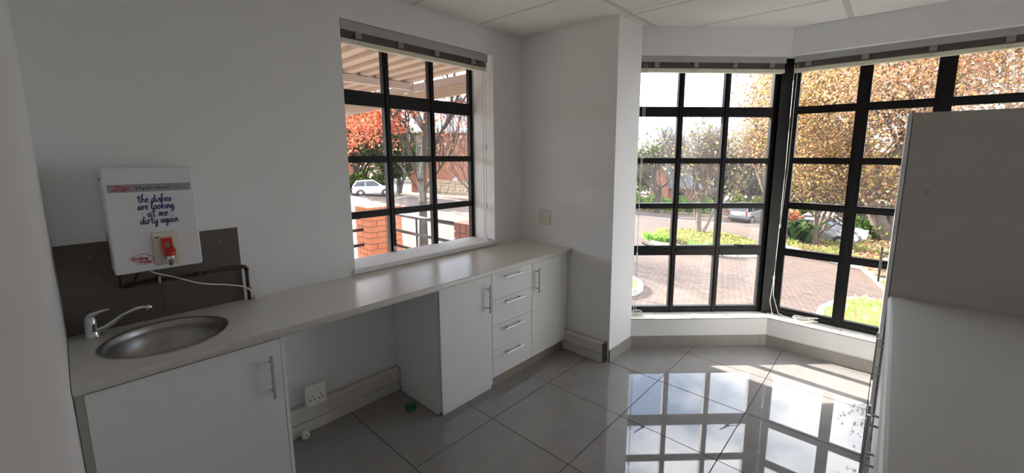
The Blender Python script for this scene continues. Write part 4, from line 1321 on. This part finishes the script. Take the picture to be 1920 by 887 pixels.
# ---- cars
def car(name, label, loc, rz, paint, L=4.2, Wd=1.75, Hh=1.48, kind='hatch', cat='car'):
    o = thing(name, label, cat, loc, None, rz)
    # local: x = front, y = left
    hw = Wd / 2; zb, wl = .22, .92
    if kind == 'suv':
        wl = 1.05; zb = .30
    def st(x, zt, w_): return (x * L, zt, w_ * hw)
    if kind == 'suv':
        S = [st(-.5, .95, .90), st(-.485, 1.06, .96), st(-.35, 1.08, 1.0), st(0, 1.07, 1.0), st(.20, 1.07, 1.0), st(.38, 1.02, .98), st(.47, .92, .92), st(.5, .72, .84)]
        roof = [(-.485, 1.05, .90), (-.44, Hh, .74), (-.25, Hh + .03, .76), (.02, Hh + .01, .76), (.22, 1.07, .90)]
    elif kind == 'mini':
        S = [st(-.5, .78, .86), st(-.48, .92, .94), st(-.35, .95, 1.0), st(0, .94, 1.0), st(.18, .94, .99), st(.36, .88, .95), st(.46, .74, .88), st(.5, .55, .78)]
        roof = [(-.47, .93, .86), (-.38, Hh - .08, .70), (-.18, Hh, .74), (.02, Hh - .03, .72), (.24, .93, .88)]
    else:
        S = [st(-.5, .80, .86), st(-.48, .95, .94), st(-.33, .98, 1.0), st(0, .95, 1.0), st(.20, .95, .99), st(.38, .84, .95), st(.46, .72, .88), st(.5, .52, .78)]
        roof = [(-.46, .96, .86), (-.33, Hh - .05, .70), (-.12, Hh, .72), (.05, Hh - .02, .72), (.27, .93, .88)]
    wr = .31 if kind != 'suv' else .35
    xf, xr = .31 * L, -.30 * L
    V, F = [], []
    for x, zt, w_ in S:
        zl = zb + .10 * (abs(x) > .46 * L)
        V += [(x, -w_ * .92, zl), (x, -w_, zb + .2), (x, -w_ * .985, zt - .12), (x, -w_ * .90, zt), (x, 0, zt + .035), (x, w_ * .90, zt), (x, w_ * .985, zt - .12), (x, w_, zb + .2), (x, w_ * .92, zl)]
    for i in range(len(S) - 1):
        for k in range(8):
            F.append((i * 9 + k, i * 9 + k + 1, i * 9 + 10 + k, i * 9 + 9 + k))
        F.append((i * 9 + 8, i * 9, i * 9 + 9, i * 9 + 17))
    F.append(tuple(range(9))); q = (len(S) - 1) * 9; F.append(tuple(q + i for i in range(9)))
    lo = Vector(loc)
    def part(m, nm, mat, par=o, fix=False):
        me = bpy.data.meshes.new(nm); me.from_pydata(m.v, [], m.f); me.polygons.foreach_set('use_smooth', m.smooth)
        bm = bmesh.new(); bm.from_mesh(me); bmesh.ops.recalc_face_normals(bm, faces=bm.faces[:]); bm.to_mesh(me); bm.free()
        me.materials.append(mat)
        ob = bpy.data.objects.new(nm, me); COL.objects.link(ob); ob.parent = par
        return ob
    part(MB().add(V, F, True), 'body', paint)
    # greenhouse: glass shell and painted roof with pillars
    g_, rf = MB(), MB()
    R3 = [(x * L, z, w_ * hw) for x, z, w_ in roof]
    rear, r1, r2, r3, front = R3
    vs = []
    for (x, z, w_) in R3: vs += [(x, -w_, z), (x, w_, z)]
    base = [(r1[0] * .5 + rear[0] * .5, hw * .90, rear[1]), (r2[0], hw * .92, .96 if kind != 'suv' else 1.07), (r3[0], hw * .92, .96 if kind != 'suv' else 1.07)]
    bz = .94 if kind != 'suv' else 1.05
    bl = [(rear[0], rear[2], bz), (r2[0], hw * .92, bz), (r3[0], hw * .92, bz), (front[0], front[2], bz)]
    for s_ in (-1, 1):
        g_.add([(rear[0], s_ * rear[2], bz), (r1[0], s_ * r1[2], r1[1] - .02), (r2[0], s_ * r2[2], r2[1] - .02), (r2[0], s_ * hw * .92, bz)], [(0, 1, 2, 3)])
        g_.add([(r2[0], s_ * hw * .92, bz), (r2[0], s_ * r2[2], r2[1] - .02), (r3[0], s_ * r3[2], r3[1] - .02), (front[0], s_ * front[2], bz)], [(0, 1, 2, 3)])
    g_.add([(rear[0], -rear[2], rear[1]), (rear[0], rear[2], rear[1]), (r1[0], r1[2], r1[1]), (r1[0], -r1[2], r1[1])], [(0, 1, 2, 3)])
    g_.add([(front[0], -front[2], bz), (front[0], front[2], bz), (r3[0], r3[2], r3[1]), (r3[0], -r3[2], r3[1])], [(0, 1, 2, 3)])
    part(g_, 'window_glass', M['carglass'])
    T = .035
    vs = []
    for (x, z, w_) in (r1, r2, r3):
        vs += [(x, -w_, z), (x, -w_ * .5, z + T), (x, w_ * .5, z + T), (x, w_, z)]
    rf.add(vs, [(i * 4 + k, i * 4 + k + 1, i * 4 + 5 + k, i * 4 + 4 + k) for i in range(2) for k in range(3)], True)
    part(rf, 'roof', paint)
    pil = MB()
    for s_ in (-1, 1):
        for a, b in (((rear[0], s_ * rear[2], bz), (r1[0], s_ * r1[2], r1[1])), ((r2[0], s_ * (hw * .93), bz), (r2[0], s_ * r2[2], r2[1])),
                     ((front[0], s_ * front[2], bz), (r3[0], s_ * r3[2], r3[1])), ((r1[0], s_ * r1[2], r1[1]), (r3[0], s_ * r3[2], r3[1]))):
            pil.tube([a, b], .035, 5)
    part(pil, 'pillars', paint)
    for x in (xf, xr):
        for s_ in (-1, 1):
            t_ = MB().lathe((x, s_ * (hw - .09), wr), [(wr * .62, -.10), (wr * .95, -.10), (wr, -.06), (wr, .06), (wr * .95, .10), (wr * .62, .10)], 20, 'y')
            ty_ = part(t_, 'tyre', M['tyre'])
            r_ = MB().lathe((x, s_ * (hw - .09) , wr), [(wr * .64, s_ * .07), (wr * .60, s_ * .09), (wr * .2, s_ * .075), (.001, s_ * .085)], 14, 'y')
            part(r_, 'wheel_rim', M['rim'], ty_)
            ar = MB()
            pts = [(x + (wr + .05) * math.cos(a), s_ * (hw * 1.0), wr + (wr + .05) * math.sin(a)) for a in np.linspace(-.25, math.pi + .25, 14)]
            ar.tube(pts, .03, 5)
            part(ar, 'wheel_arch', M['carblack'])
    for s_ in (-1, 1):
        zt = bz - .2
        part(MB().box(-.5 * L - .012, -.47 * L, s_ * hw * .82 - .07, s_ * hw * .82 + .07, zt - .10, zt + (.22 if kind == 'suv' else .1), .01, 1), 'tail_light', M['taillight'])
        part(MB().box(.455 * L, .49 * L, s_ * hw * .62 - .14, s_ * hw * .62 + .14, .60, .74, .01, 1), 'head_light', M['headlight'])
        part(MB().box(.14 * L, .19 * L, s_ * (hw + .09) - .08, s_ * (hw + .09) + .08, bz - .02, bz + .12, .02, 1), 'mirror', paint)
    part(MB().box(-.5 * L - .03, -.49 * L, -.26, .26, .55 if kind != 'suv' else .72, .66 if kind != 'suv' else .84), 'number_plate', M['paintline'])
    part(MB().box(-.5 * L - .02, -.44 * L, -hw * .86, hw * .86, zb, zb + .2, .02, 1), 'rear_bumper', M['carblack'])
    part(MB().box(.465 * L, .503 * L, -hw * .6, hw * .6, .30, .44, .01, 1), 'front_grille', M['carblack'])
    return o
def face(dx, dy): return math.atan2(dy, dx)
car('car', 'small white hatchback parked before the hedge in the left window', g3(-34.9, 19.65), face(.42, .90), M['carwhite'], 3.6, 1.63, 1.49, 'mini')
car('car', 'silver hatchback parked nose right behind the slim tree', g3(-.75, 31.3), face(.95, -.12), M['carsilver'], 4.2, 1.76, 1.47)
car('car', 'white hatchback parked beyond the silver one by the fence', g3(-.5, 34.4), face(.96, -.05), M['carwhite'], 4.3, 1.78, 1.60)
car('suv', 'silver SUV seen from behind in the slanted window', g3(-7.0, 40.6), face(.18, .98), M['carsilver'], 4.3, 1.80, 1.70, 'suv')

# ---- brick house with slate roof seen in the slanted window
hs = thing('brick_house', 'orange brick house with slate roof far off in the slanted window', 'house', g3(-18.2, 47.5))
hd_ = Vector((.93, .36)).normalized()
def hpt(a, b): return (-20.0 + hd_.x * a - hd_.y * b, 48.0 + hd_.y * a + hd_.x * b)
zg = gz(-18, 47)
mm = MB().prism([hpt(0, 0), hpt(2.1, 0), hpt(2.1, 6), hpt(0, 6)], zg, zg + 2.9)
a, b, c_ = hpt(0, 0), hpt(2.1, 0), hpt(.9, 0)
d1, d2, d3 = hpt(0, 6), hpt(2.1, 6), hpt(.9, 6)
mm.add([(*a, zg + 2.9), (*b, zg + 2.9), (*c_, zg + 5.2), (*d1, zg + 2.9), (*d2, zg + 2.9), (*d3, zg + 5.2)], [(0, 1, 2), (3, 5, 4), (0, 2, 5, 3), (1, 4, 5, 2)])
mm.build('gable_wall', M['farbrick'], hs, fix=False)
MB().prism([hpt(2.1, .6), hpt(6.5, .6), hpt(6.5, 6), hpt(2.1, 6)], zg, zg + 2.0).build('side_wall', M['farbrick'], hs, fix=False)
rr1 = MB()
p = [hpt(1.0, -.3), hpt(6.8, -.3), hpt(6.8, 3.5), hpt(1.0, 3.5)]
rr1.add([(*hpt(2.0, -.1), zg + 2.25), (*hpt(6.8, -.1), zg + 2.1), (*hpt(6.8, 5), zg + 5.2), (*hpt(1.0, 5), zg + 5.4),
         (*hpt(2.0, -.1), zg + 2.05), (*hpt(6.8, -.1), zg + 1.9), (*hpt(6.8, 5), zg + 5.0), (*hpt(1.0, 5), zg + 5.2)],
        [(0, 1, 2, 3), (4, 7, 6, 5), (0, 4, 5, 1), (1, 5, 6, 2), (2, 6, 7, 3), (3, 7, 4, 0)])
rr1.build('roof', M['slate'], hs, fix=False)
MB().add([(*hpt(.85, -.25), zg + 5.45), (*hpt(2.35, -.25), zg + 2.7), (*hpt(2.35, -.25), zg + 2.45), (*hpt(.85, -.25), zg + 5.15), (*hpt(.85, .1), zg + 5.45), (*hpt(2.35, .1), zg + 2.7), (*hpt(2.35, .1), zg + 2.45), (*hpt(.85, .1), zg + 5.15)],
         [(0, 1, 2, 3), (4, 5, 6, 7), (0, 1, 5, 4), (3, 2, 6, 7)]).build('barge_board', M['slate'], hs, fix=False)
MB().add([(*hpt(.95, -.25), zg + 5.45), (*hpt(-.3, -.25), zg + 2.7), (*hpt(-.3, -.25), zg + 2.45), (*hpt(.95, -.25), zg + 5.15), (*hpt(.95, .1), zg + 5.45), (*hpt(-.3, .1), zg + 2.7), (*hpt(-.3, .1), zg + 2.45), (*hpt(.95, .1), zg + 5.15)],
         [(0, 1, 2, 3), (4, 5, 6, 7), (0, 1, 5, 4), (3, 2, 6, 7)]).build('barge_board', M['slate'], hs, fix=False)
MB().prism([hpt(2.6, .54), hpt(3.9, .54), hpt(3.9, .62), hpt(2.6, .62)], zg + .2, zg + 1.6).build('window', M['carglass'], hs, fix=False)

# ---- verandah beyond the left window
vd = tag(MB().box(-4.4, WT, -3.0, 3.35, -.16, -.06).build('verandah_floor', M['concrete']), kind='structure')
tag(MB().box(-4.35, WT, -2.95, 3.30, -2.2, -.16).build('verandah_base', M['farbrick']), kind='structure')
brick_me = {}
def brick_mesh(l, d, h, mat):
    key = (round(l, 3), round(d, 3), round(h, 3), mat.name)
    if key not in brick_me:
        o = MB().box(-l / 2, l / 2, -d / 2, d / 2, 0, h, .004, 1).build('brick', mat)
        brick_me[key] = o.data
        bpy.data.objects.remove(o)
    return brick_me[key]
def put(name, me, parent, x, y, z, rz=0):
    o = bpy.data.objects.new(name, me); COL.objects.link(o); o.parent = parent
    rl = root_loc(parent); o.location = (x - rl.x, y - rl.y, z - rl.z); o.rotation_euler = (0, 0, rz)
    return o
def pillar(label, x0, x1, y0, y1, z0, z1, mat):
    o = thing('brick_pillar', label, 'pillar', ((x0 + x1) / 2, (y0 + y1) / 2, z0))
    MB().box(x0 + .012, x1 - .012, y0 + .012, y1 - .012, z0, z1 - .02).build('mortar_core', M['mortar'], o, fix=False)
    ch, j, dpt = .085, .010, .105
    n = int((z1 - z0 - .11) / ch)
    for k in range(n):
        z = z1 - .115 - (k + 1) * ch + j
        sh = k % 2
        for s_, (ax, a0, a1, fixed, rot) in enumerate((('y', y0, y1, x1 - dpt / 2, math.pi / 2), ('x', x0, x1, y0 + dpt / 2, 0),
                                                       ('y', y0, y1, x0 + dpt / 2, math.pi / 2), ('x', x0, x1, y1 - dpt / 2, 0))):
            odd = (s_ + sh) % 2
            b0, b1 = (a0, a1 - dpt - j) if odd == 0 else (a0 + dpt + j, a1)
            if s_ in (2, 3): b0, b1 = (a0 + dpt + j, a1) if odd == 1 else (a0, a1 - dpt - j)
            b0 = a0 if odd == 0 else a0 + dpt + j
            b1 = a1 if odd == 0 else a1 - dpt - j
            m_ = 2
            ln = (b1 - b0 - j) / m_
            for q in range(m_):
                c = b0 + ln / 2 + q * (ln + j)
                if ax == 'y': put('brick', brick_mesh(ln, dpt, ch - j, mat), o, fixed, c, z, rot)
                else: put('brick', brick_mesh(ln, dpt, ch - j, mat), o, c, fixed, z, rot)
    # soldier course on top
    for ax, a0, a1, fixed in (('y', y0, y1, x1 - dpt / 2), ('y', y0, y1, x0 + dpt / 2)):
        m_ = round((a1 - a0) / .085); ln = (a1 - a0 - (m_ - 1) * j) / m_
        for q in range(m_):
            put('brick', brick_mesh(dpt, ln, .105, mat), o, fixed, a0 + ln / 2 + q * (ln + j), z1 - .105)
    m_ = round((x1 - x0 - 2 * dpt - 2 * j) / .085); ln = (x1 - x0 - 2 * dpt - 2 * j - (m_ - 1) * j) / m_
    for yy in (y0 + dpt / 2, y1 - dpt / 2):
        for q in range(m_):
            put('brick', brick_mesh(ln, dpt, .105, mat), o, x0 + dpt + j + ln / 2 + q * (ln + j), yy, z1 - .105)
    MB().box(x0 + dpt, x1 - dpt, y0 + dpt, y1 - dpt, z1 - .03, z1 - .004).build('cap_mortar', M['mortar'], o, fix=False)
    return o
pillar('orange brick pillar with flat top left behind the window latch', -3.42, -3.0, 2.86, 3.38, -.06, .935, M['brick'])
pillar('brick pillar painted dark maroon for shade at the right edge of the left window', -1.30, -.86, 3.04, 3.44, -.06, .895, M['brickshade'])
rl_ = thing('balustrade', 'black tube balustrade between the two brick pillars', 'railing', (-2.15, 3.16, -.06))
for z0_, z1_, r_ in ((.835, .845, .026), (.60, .605, .021), (.375, .375, .021)):
    MB().tube([(-2.995, 3.16, z0_), (-1.305, 3.16, z1_)], r_, 10).build('rail', M['rail'], rl_)
for x in (-2.27, -2.17):
    MB().tube([(x, 3.16, -.058), (x, 3.16, .84)], .015, 8).build('post', M['rail'], rl_)
rl2 = thing('balustrade', 'black tube balustrade running left from the orange brick pillar', 'railing', (-3.2, 0, -.06))
for z in (.84, .60, .375):
    MB().tube([(-3.2, -2.9, z), (-3.2, 2.855, z)], .023, 10).build('rail', M['rail'], rl2)
for y in (-2.6, -1.3, 0, 1.3):
    MB().tube([(-3.2, y, -.058), (-3.2, y, .84)], .018, 8).build('post', M['rail'], rl2)

# verandah roof: ribbed sheet on beams, deep barge board at its end
vr = thing('verandah_roof', 'tan ribbed sheet roof on beams above the left window', 'roof', (-2.2, 0, 2.6))
m = MB()
pit, dep = .19, .062
ys_, zs_ = [], []
y = 3.05
prof = []
while y > -3.2:
    prof += [(y, 2.60), (y - pit * .48, 2.60), (y - pit * .56, 2.60 + dep), (y - pit * .92, 2.60 + dep)]
    y -= pit
def slope(x): return .012 * (x + .4)
for i in range(len(prof) - 1):
    (ya, za), (yb, zb) = prof[i], prof[i + 1]
    m.add([(WT - .005, ya, za), (-4.25, ya, za - .05), (-4.25, yb, zb - .05), (WT - .005, yb, zb)], [(0, 1, 2, 3)])
    m.add([(WT - .005, ya, za + .012), (-4.25, ya, za - .038), (-4.25, yb, zb - .038), (WT - .005, yb, zb + .012)], [(0, 3, 2, 1)])
m.build('roof_sheet', M['roofsheet'], vr, fix=False)
MB().box(-2.155, -2.075, -3.0, 3.05, 2.49, 2.57).build('beam', M['beam'], vr)
MB().box(-4.2, WT - .005, 3.055, 3.10, 2.475, 2.56).build('beam', M['beam'], vr)
m = MB()
m.add([(WT - .005, 3.06, 2.372), (-4.25, 3.06, 2.285), (-4.25, 3.06, 2.455), (WT - .005, 3.06, 2.470), (WT - .005, 3.085, 2.372), (-4.25, 3.085, 2.285), (-4.25, 3.085, 2.455), (WT - .005, 3.085, 2.470)],
      [(0, 1, 2, 3), (4, 7, 6, 5), (0, 4, 5, 1), (3, 2, 6, 7), (0, 3, 7, 4), (1, 5, 6, 2)])
m.build('barge_board', M['roofsheet'], vr, fix=False)
MB().box(-4.29, -4.255, -3.1, 3.085, 2.40, 2.60).build('gutter', M['beam'], vr)

# ---- far side of the yard through the left window
tree('red_maple', 'red-leaved tree with forked grey trunk outside the left window', 'tree', g3(-11.5, 9.44),
     [((.0, .0, 1), 5.2, .19), ((-.75, -.5, .95), 2.2, .05, 2.2), ((.72, .60, .8), 2.0, .06, 2.3), ((-.5, -.46, .8), 2.6, .075, 4.0)], 4, 119, M['barkmid'],
     dict(n=1500, size=.085, pal=RED, spread=.4, zmin=1.0, blobs=[(-11.6, 7.0, 2.7, 1.4, 1.8, 1.3, 2100), (-12.0, 8.3, 3.4, 1.4, 1.6, 1.2, 1200)]), up=.14, nch=(3, 4), bend=.11)
tree('bare_tree', 'bare thin branched tree before the brick building in the left window', 'tree', g3(-13.0, 13.6),
     [((.05, .1, 1), 3.0, .075), ((-.2, .3, 1), 2.6, .055)], 4, 127, M['bark'], dict(n=160, size=.13, pal=RED + DRY, spread=.5), nch=(4, 5))
tree('background_tree', 'dark evergreen tree behind the red-leaved tree', 'tree', g3(-36.2, 23.2), [((0, 0, 1), 3.5, .3), ((.2, .2, 1), 3, .2)], 3, 131, M['barkdark'],
     dict(n=900, size=.4, pal=DARKG, spread=.7, blobs=[(-36.2, 23.0, 2.0, 2.0, 2.2, 3.0, 3600)]))
tree('background_tree', 'tall red and green tree at the left behind the white hatchback', 'tree', g3(-40, 20.5), [((0, 0, 1), 4, .3), ((.2, .3, 1), 3.5, .2)], 3, 137, M['barkdark'],
     dict(n=900, size=.36, pal=RED + DARKG + DRY, spread=.7, blobs=[(-40, 21, 4.4, 3.5, 5, 3.0, 4200)]))
hedge('green hedge behind the white hatchback', -40.6, 15.5, -38.6, 23.6, 1.4, 1.7, 2600, GREEN + DARKG, .3)
# brick building
bb = thing('brick_building', 'large orange brick building with slate gable behind the parking bays', 'building', g3(-30, 33))
bd = Vector((.80, .60)).normalized()
B0 = Vector((-38.62, 26.66))
def bpt(a, b): return (B0.x + bd.x * a - bd.y * b, B0.y + bd.y * a + bd.x * b)
zg = gz(-30, 30) - .3
MB().prism([bpt(0, 0), bpt(22, 0), bpt(22, 9), bpt(0, 9)], zg, 4.15).build('wall', M['farbrick'], bb, fix=False)
MB().prism([bpt(-.3, -.12), bpt(.45, -.12), bpt(.45, 0), bpt(-.3, 0)], zg, 4.1).build('pier', M['farbrick'], bb, fix=False)
for a in (8.6, 11.8, 15.0):
    for z in (-.2, 2.2):
        f = MB().prism([bpt(a, -.06), bpt(a + 1.3, -.06), bpt(a + 1.3, .05), bpt(a, .05)], z, z + 1.5).build('window', M['palewall'], bb, fix=False)
        for k in range(2):
            MB().prism([bpt(a + .08 + k * .6, -.09), bpt(a + .62 + k * .6, -.09), bpt(a + .62 + k * .6, -.05), bpt(a + .08 + k * .6, -.05)], z + .08, z + 1.42).build('pane', M['carglass'], f, fix=False)
MB().add([(*bpt(-.5, -.6), 4.35), (*bpt(22.5, -.6), 4.35), (*bpt(22.5, 4.5), 8.0), (*bpt(-.5, 4.5), 8.0), (*bpt(-.5, -.6), 4.15), (*bpt(22.5, -.6), 4.15), (*bpt(22.5, 9.6), 4.15), (*bpt(-.5, 9.6), 4.15)],
         [(0, 1, 2, 3), (4, 5, 1, 0), (4, 7, 6, 5), (2, 6, 7, 3), (0, 3, 7, 4), (1, 5, 6, 2)]).build('roof', M['paleroof'], bb, fix=False)
ga = 5.1
MB().add([(*bpt(ga - 1.3, 2.2), 6.2), (*bpt(ga + 1.3, 2.2), 6.2), (*bpt(ga + 1.3, 2.2), 7.1), (*bpt(ga, 2.2), 8.4), (*bpt(ga - 1.3, 2.2), 7.1), (*bpt(ga - 1.3, 5), 6.2), (*bpt(ga + 1.3, 5), 6.2), (*bpt(ga + 1.3, 5), 7.1), (*bpt(ga, 5), 8.4), (*bpt(ga - 1.3, 5), 7.1)],
         [(0, 1, 2, 3, 4), (5, 9, 8, 7, 6), (0, 4, 9, 5), (1, 6, 7, 2), (3, 8, 9, 4), (2, 7, 8, 3)]).build('gable', M['slate'], bb, fix=False)
for s_ in (-1, 1):
    gb = MB()
    q = [(ga, 8.75), (ga + s_ * 1.65, 7.05), (ga + s_ * 1.35, 7.05), (ga, 8.42)]
    gb.add([(*bpt(u, 2.0), z) for u, z in q] + [(*bpt(u, 2.2), z) for u, z in q], [(0, 1, 2, 3), (4, 7, 6, 5), (0, 4, 5, 1), (2, 6, 7, 3), (1, 5, 6, 2), (0, 3, 7, 4)])
    gb.build('barge_board', M['palewall'], bb, fix=False)
for a in (.55, 4.6):
    wl_ = thing('wall_lamp', 'small white wall lamp on the brick building, %s one' % ('left' if a < 3 else 'right'), 'lamp', (*bpt(a, -.2), -.9))
    MB().prism([bpt(a, -.35), bpt(a + .5, -.35), bpt(a + .5, -.002), bpt(a, -.002)], -1.35 if a > 2 else -.85, -.85 if a > 2 else -.35).prism([bpt(a + .08, -.30), bpt(a + .42, -.30), bpt(a + .42, -.05), bpt(a + .08, -.05)], -.85 if a > 2 else -.35, -.70 if a > 2 else -.20).build('lamp_housing', M['palewall'], wl_, fix=False)
# stone garden wall with separate blocks, path in front
sw = thing('stone_wall', 'low tan stone wall of big blocks before the brick building', 'wall', (*bpt(8, -1.8), gz(*bpt(8, -1.8))))
rg2 = random.Random(12)
for row in range(5):
    a = 2.4 - rg2.uniform(0, .5)
    while a < 13:
        ln = rg2.uniform(.5, 1.0)
        za = gz(*bpt(a, -1.8)) + row * .34
        dpth = rg2.uniform(0, .06)
        MB().prism([bpt(a, -1.9 - dpth), bpt(a + ln - .04, -1.9 - dpth), bpt(a + ln - .04, -1.5), bpt(a, -1.5)], za, za + .31).build('stone', M['stonewall'], sw, fix=False)
        a += ln
ph_ = thing('footpath', 'tan paved footpath between the parking bays and the stone wall', 'path', g3(*bpt(6, -3.5)))
for k in range(16):
    q = [bpt(-2 + k * 1.2, -4.4), bpt(-2 + k * 1.2 + 1.17, -4.4), bpt(-2 + k * 1.2 + 1.17, -2.1), bpt(-2 + k * 1.2, -2.1)]
    MB().add([g3(x, y, -.02) for x, y in q] + [g3(x, y, .13) for x, y in q], [(3, 2, 1, 0), (4, 5, 6, 7), (0, 1, 5, 4), (1, 2, 6, 5), (2, 3, 7, 6), (3, 0, 4, 7)]).build('path_slab', M['slab'], ph_, fix=False)
# pale low building left of the evergreen
lbq = thing('low_building', 'low red brick building with dark sloping roof at far left', 'building', g3(-50, 22))
MB().prism([(-52, 14), (-46, 14), (-46, 24), (-52, 24)], gz(-49, 20) - .3, 2.6).build('wall', M['farbrick'], lbq, fix=False)
MB().add([(-45.4, 13.5, 2.5), (-45.4, 24.5, 2.5), (-49, 24.5, 5.6), (-49, 13.5, 5.6), (-52.6, 13.5, 2.5), (-52.6, 24.5, 2.5)], [(0, 1, 2, 3), (3, 2, 5, 4), (0, 3, 4), (1, 5, 2), (0, 4, 5, 1)]).build('roof', M['slate'], lbq, fix=False)
# bay lines
for k in range(5):
    a = -1.5 + k * 3.0
    gline(bpt(a, -4.6), bpt(a, -9.4))
gline((-9, 33.5), (-5.6, 38.5)); gline((-5.2, 34.0), (-2.6, 38.0)); gline((-11.5, 36), (-9.0, 40.5)); gline((-14.5, 33), (-9.5, 34.5))
# tan kerbs at the far side of the yard
fk = thing('far_kerb', 'tan kerb strip along the far side of the yard', 'kerb', g3(-10, 42.5))
for k in range(20):
    x0_ = -19.5 + k * .9; ya_ = 38.2 + k * .32
    q = [(x0_, ya_), (x0_ + .87, ya_ + .31), (x0_ + .70, ya_ + .85), (x0_ - .17, ya_ + .54)]
    MB().add([g3(x, y, -.02) for x, y in q] + [g3(x, y, .14) for x, y in q], [(3, 2, 1, 0), (4, 5, 6, 7), (0, 1, 5, 4), (1, 2, 6, 5), (2, 3, 7, 6), (3, 0, 4, 7)]).build('kerb_stone', M['slab'], fk, fix=False)
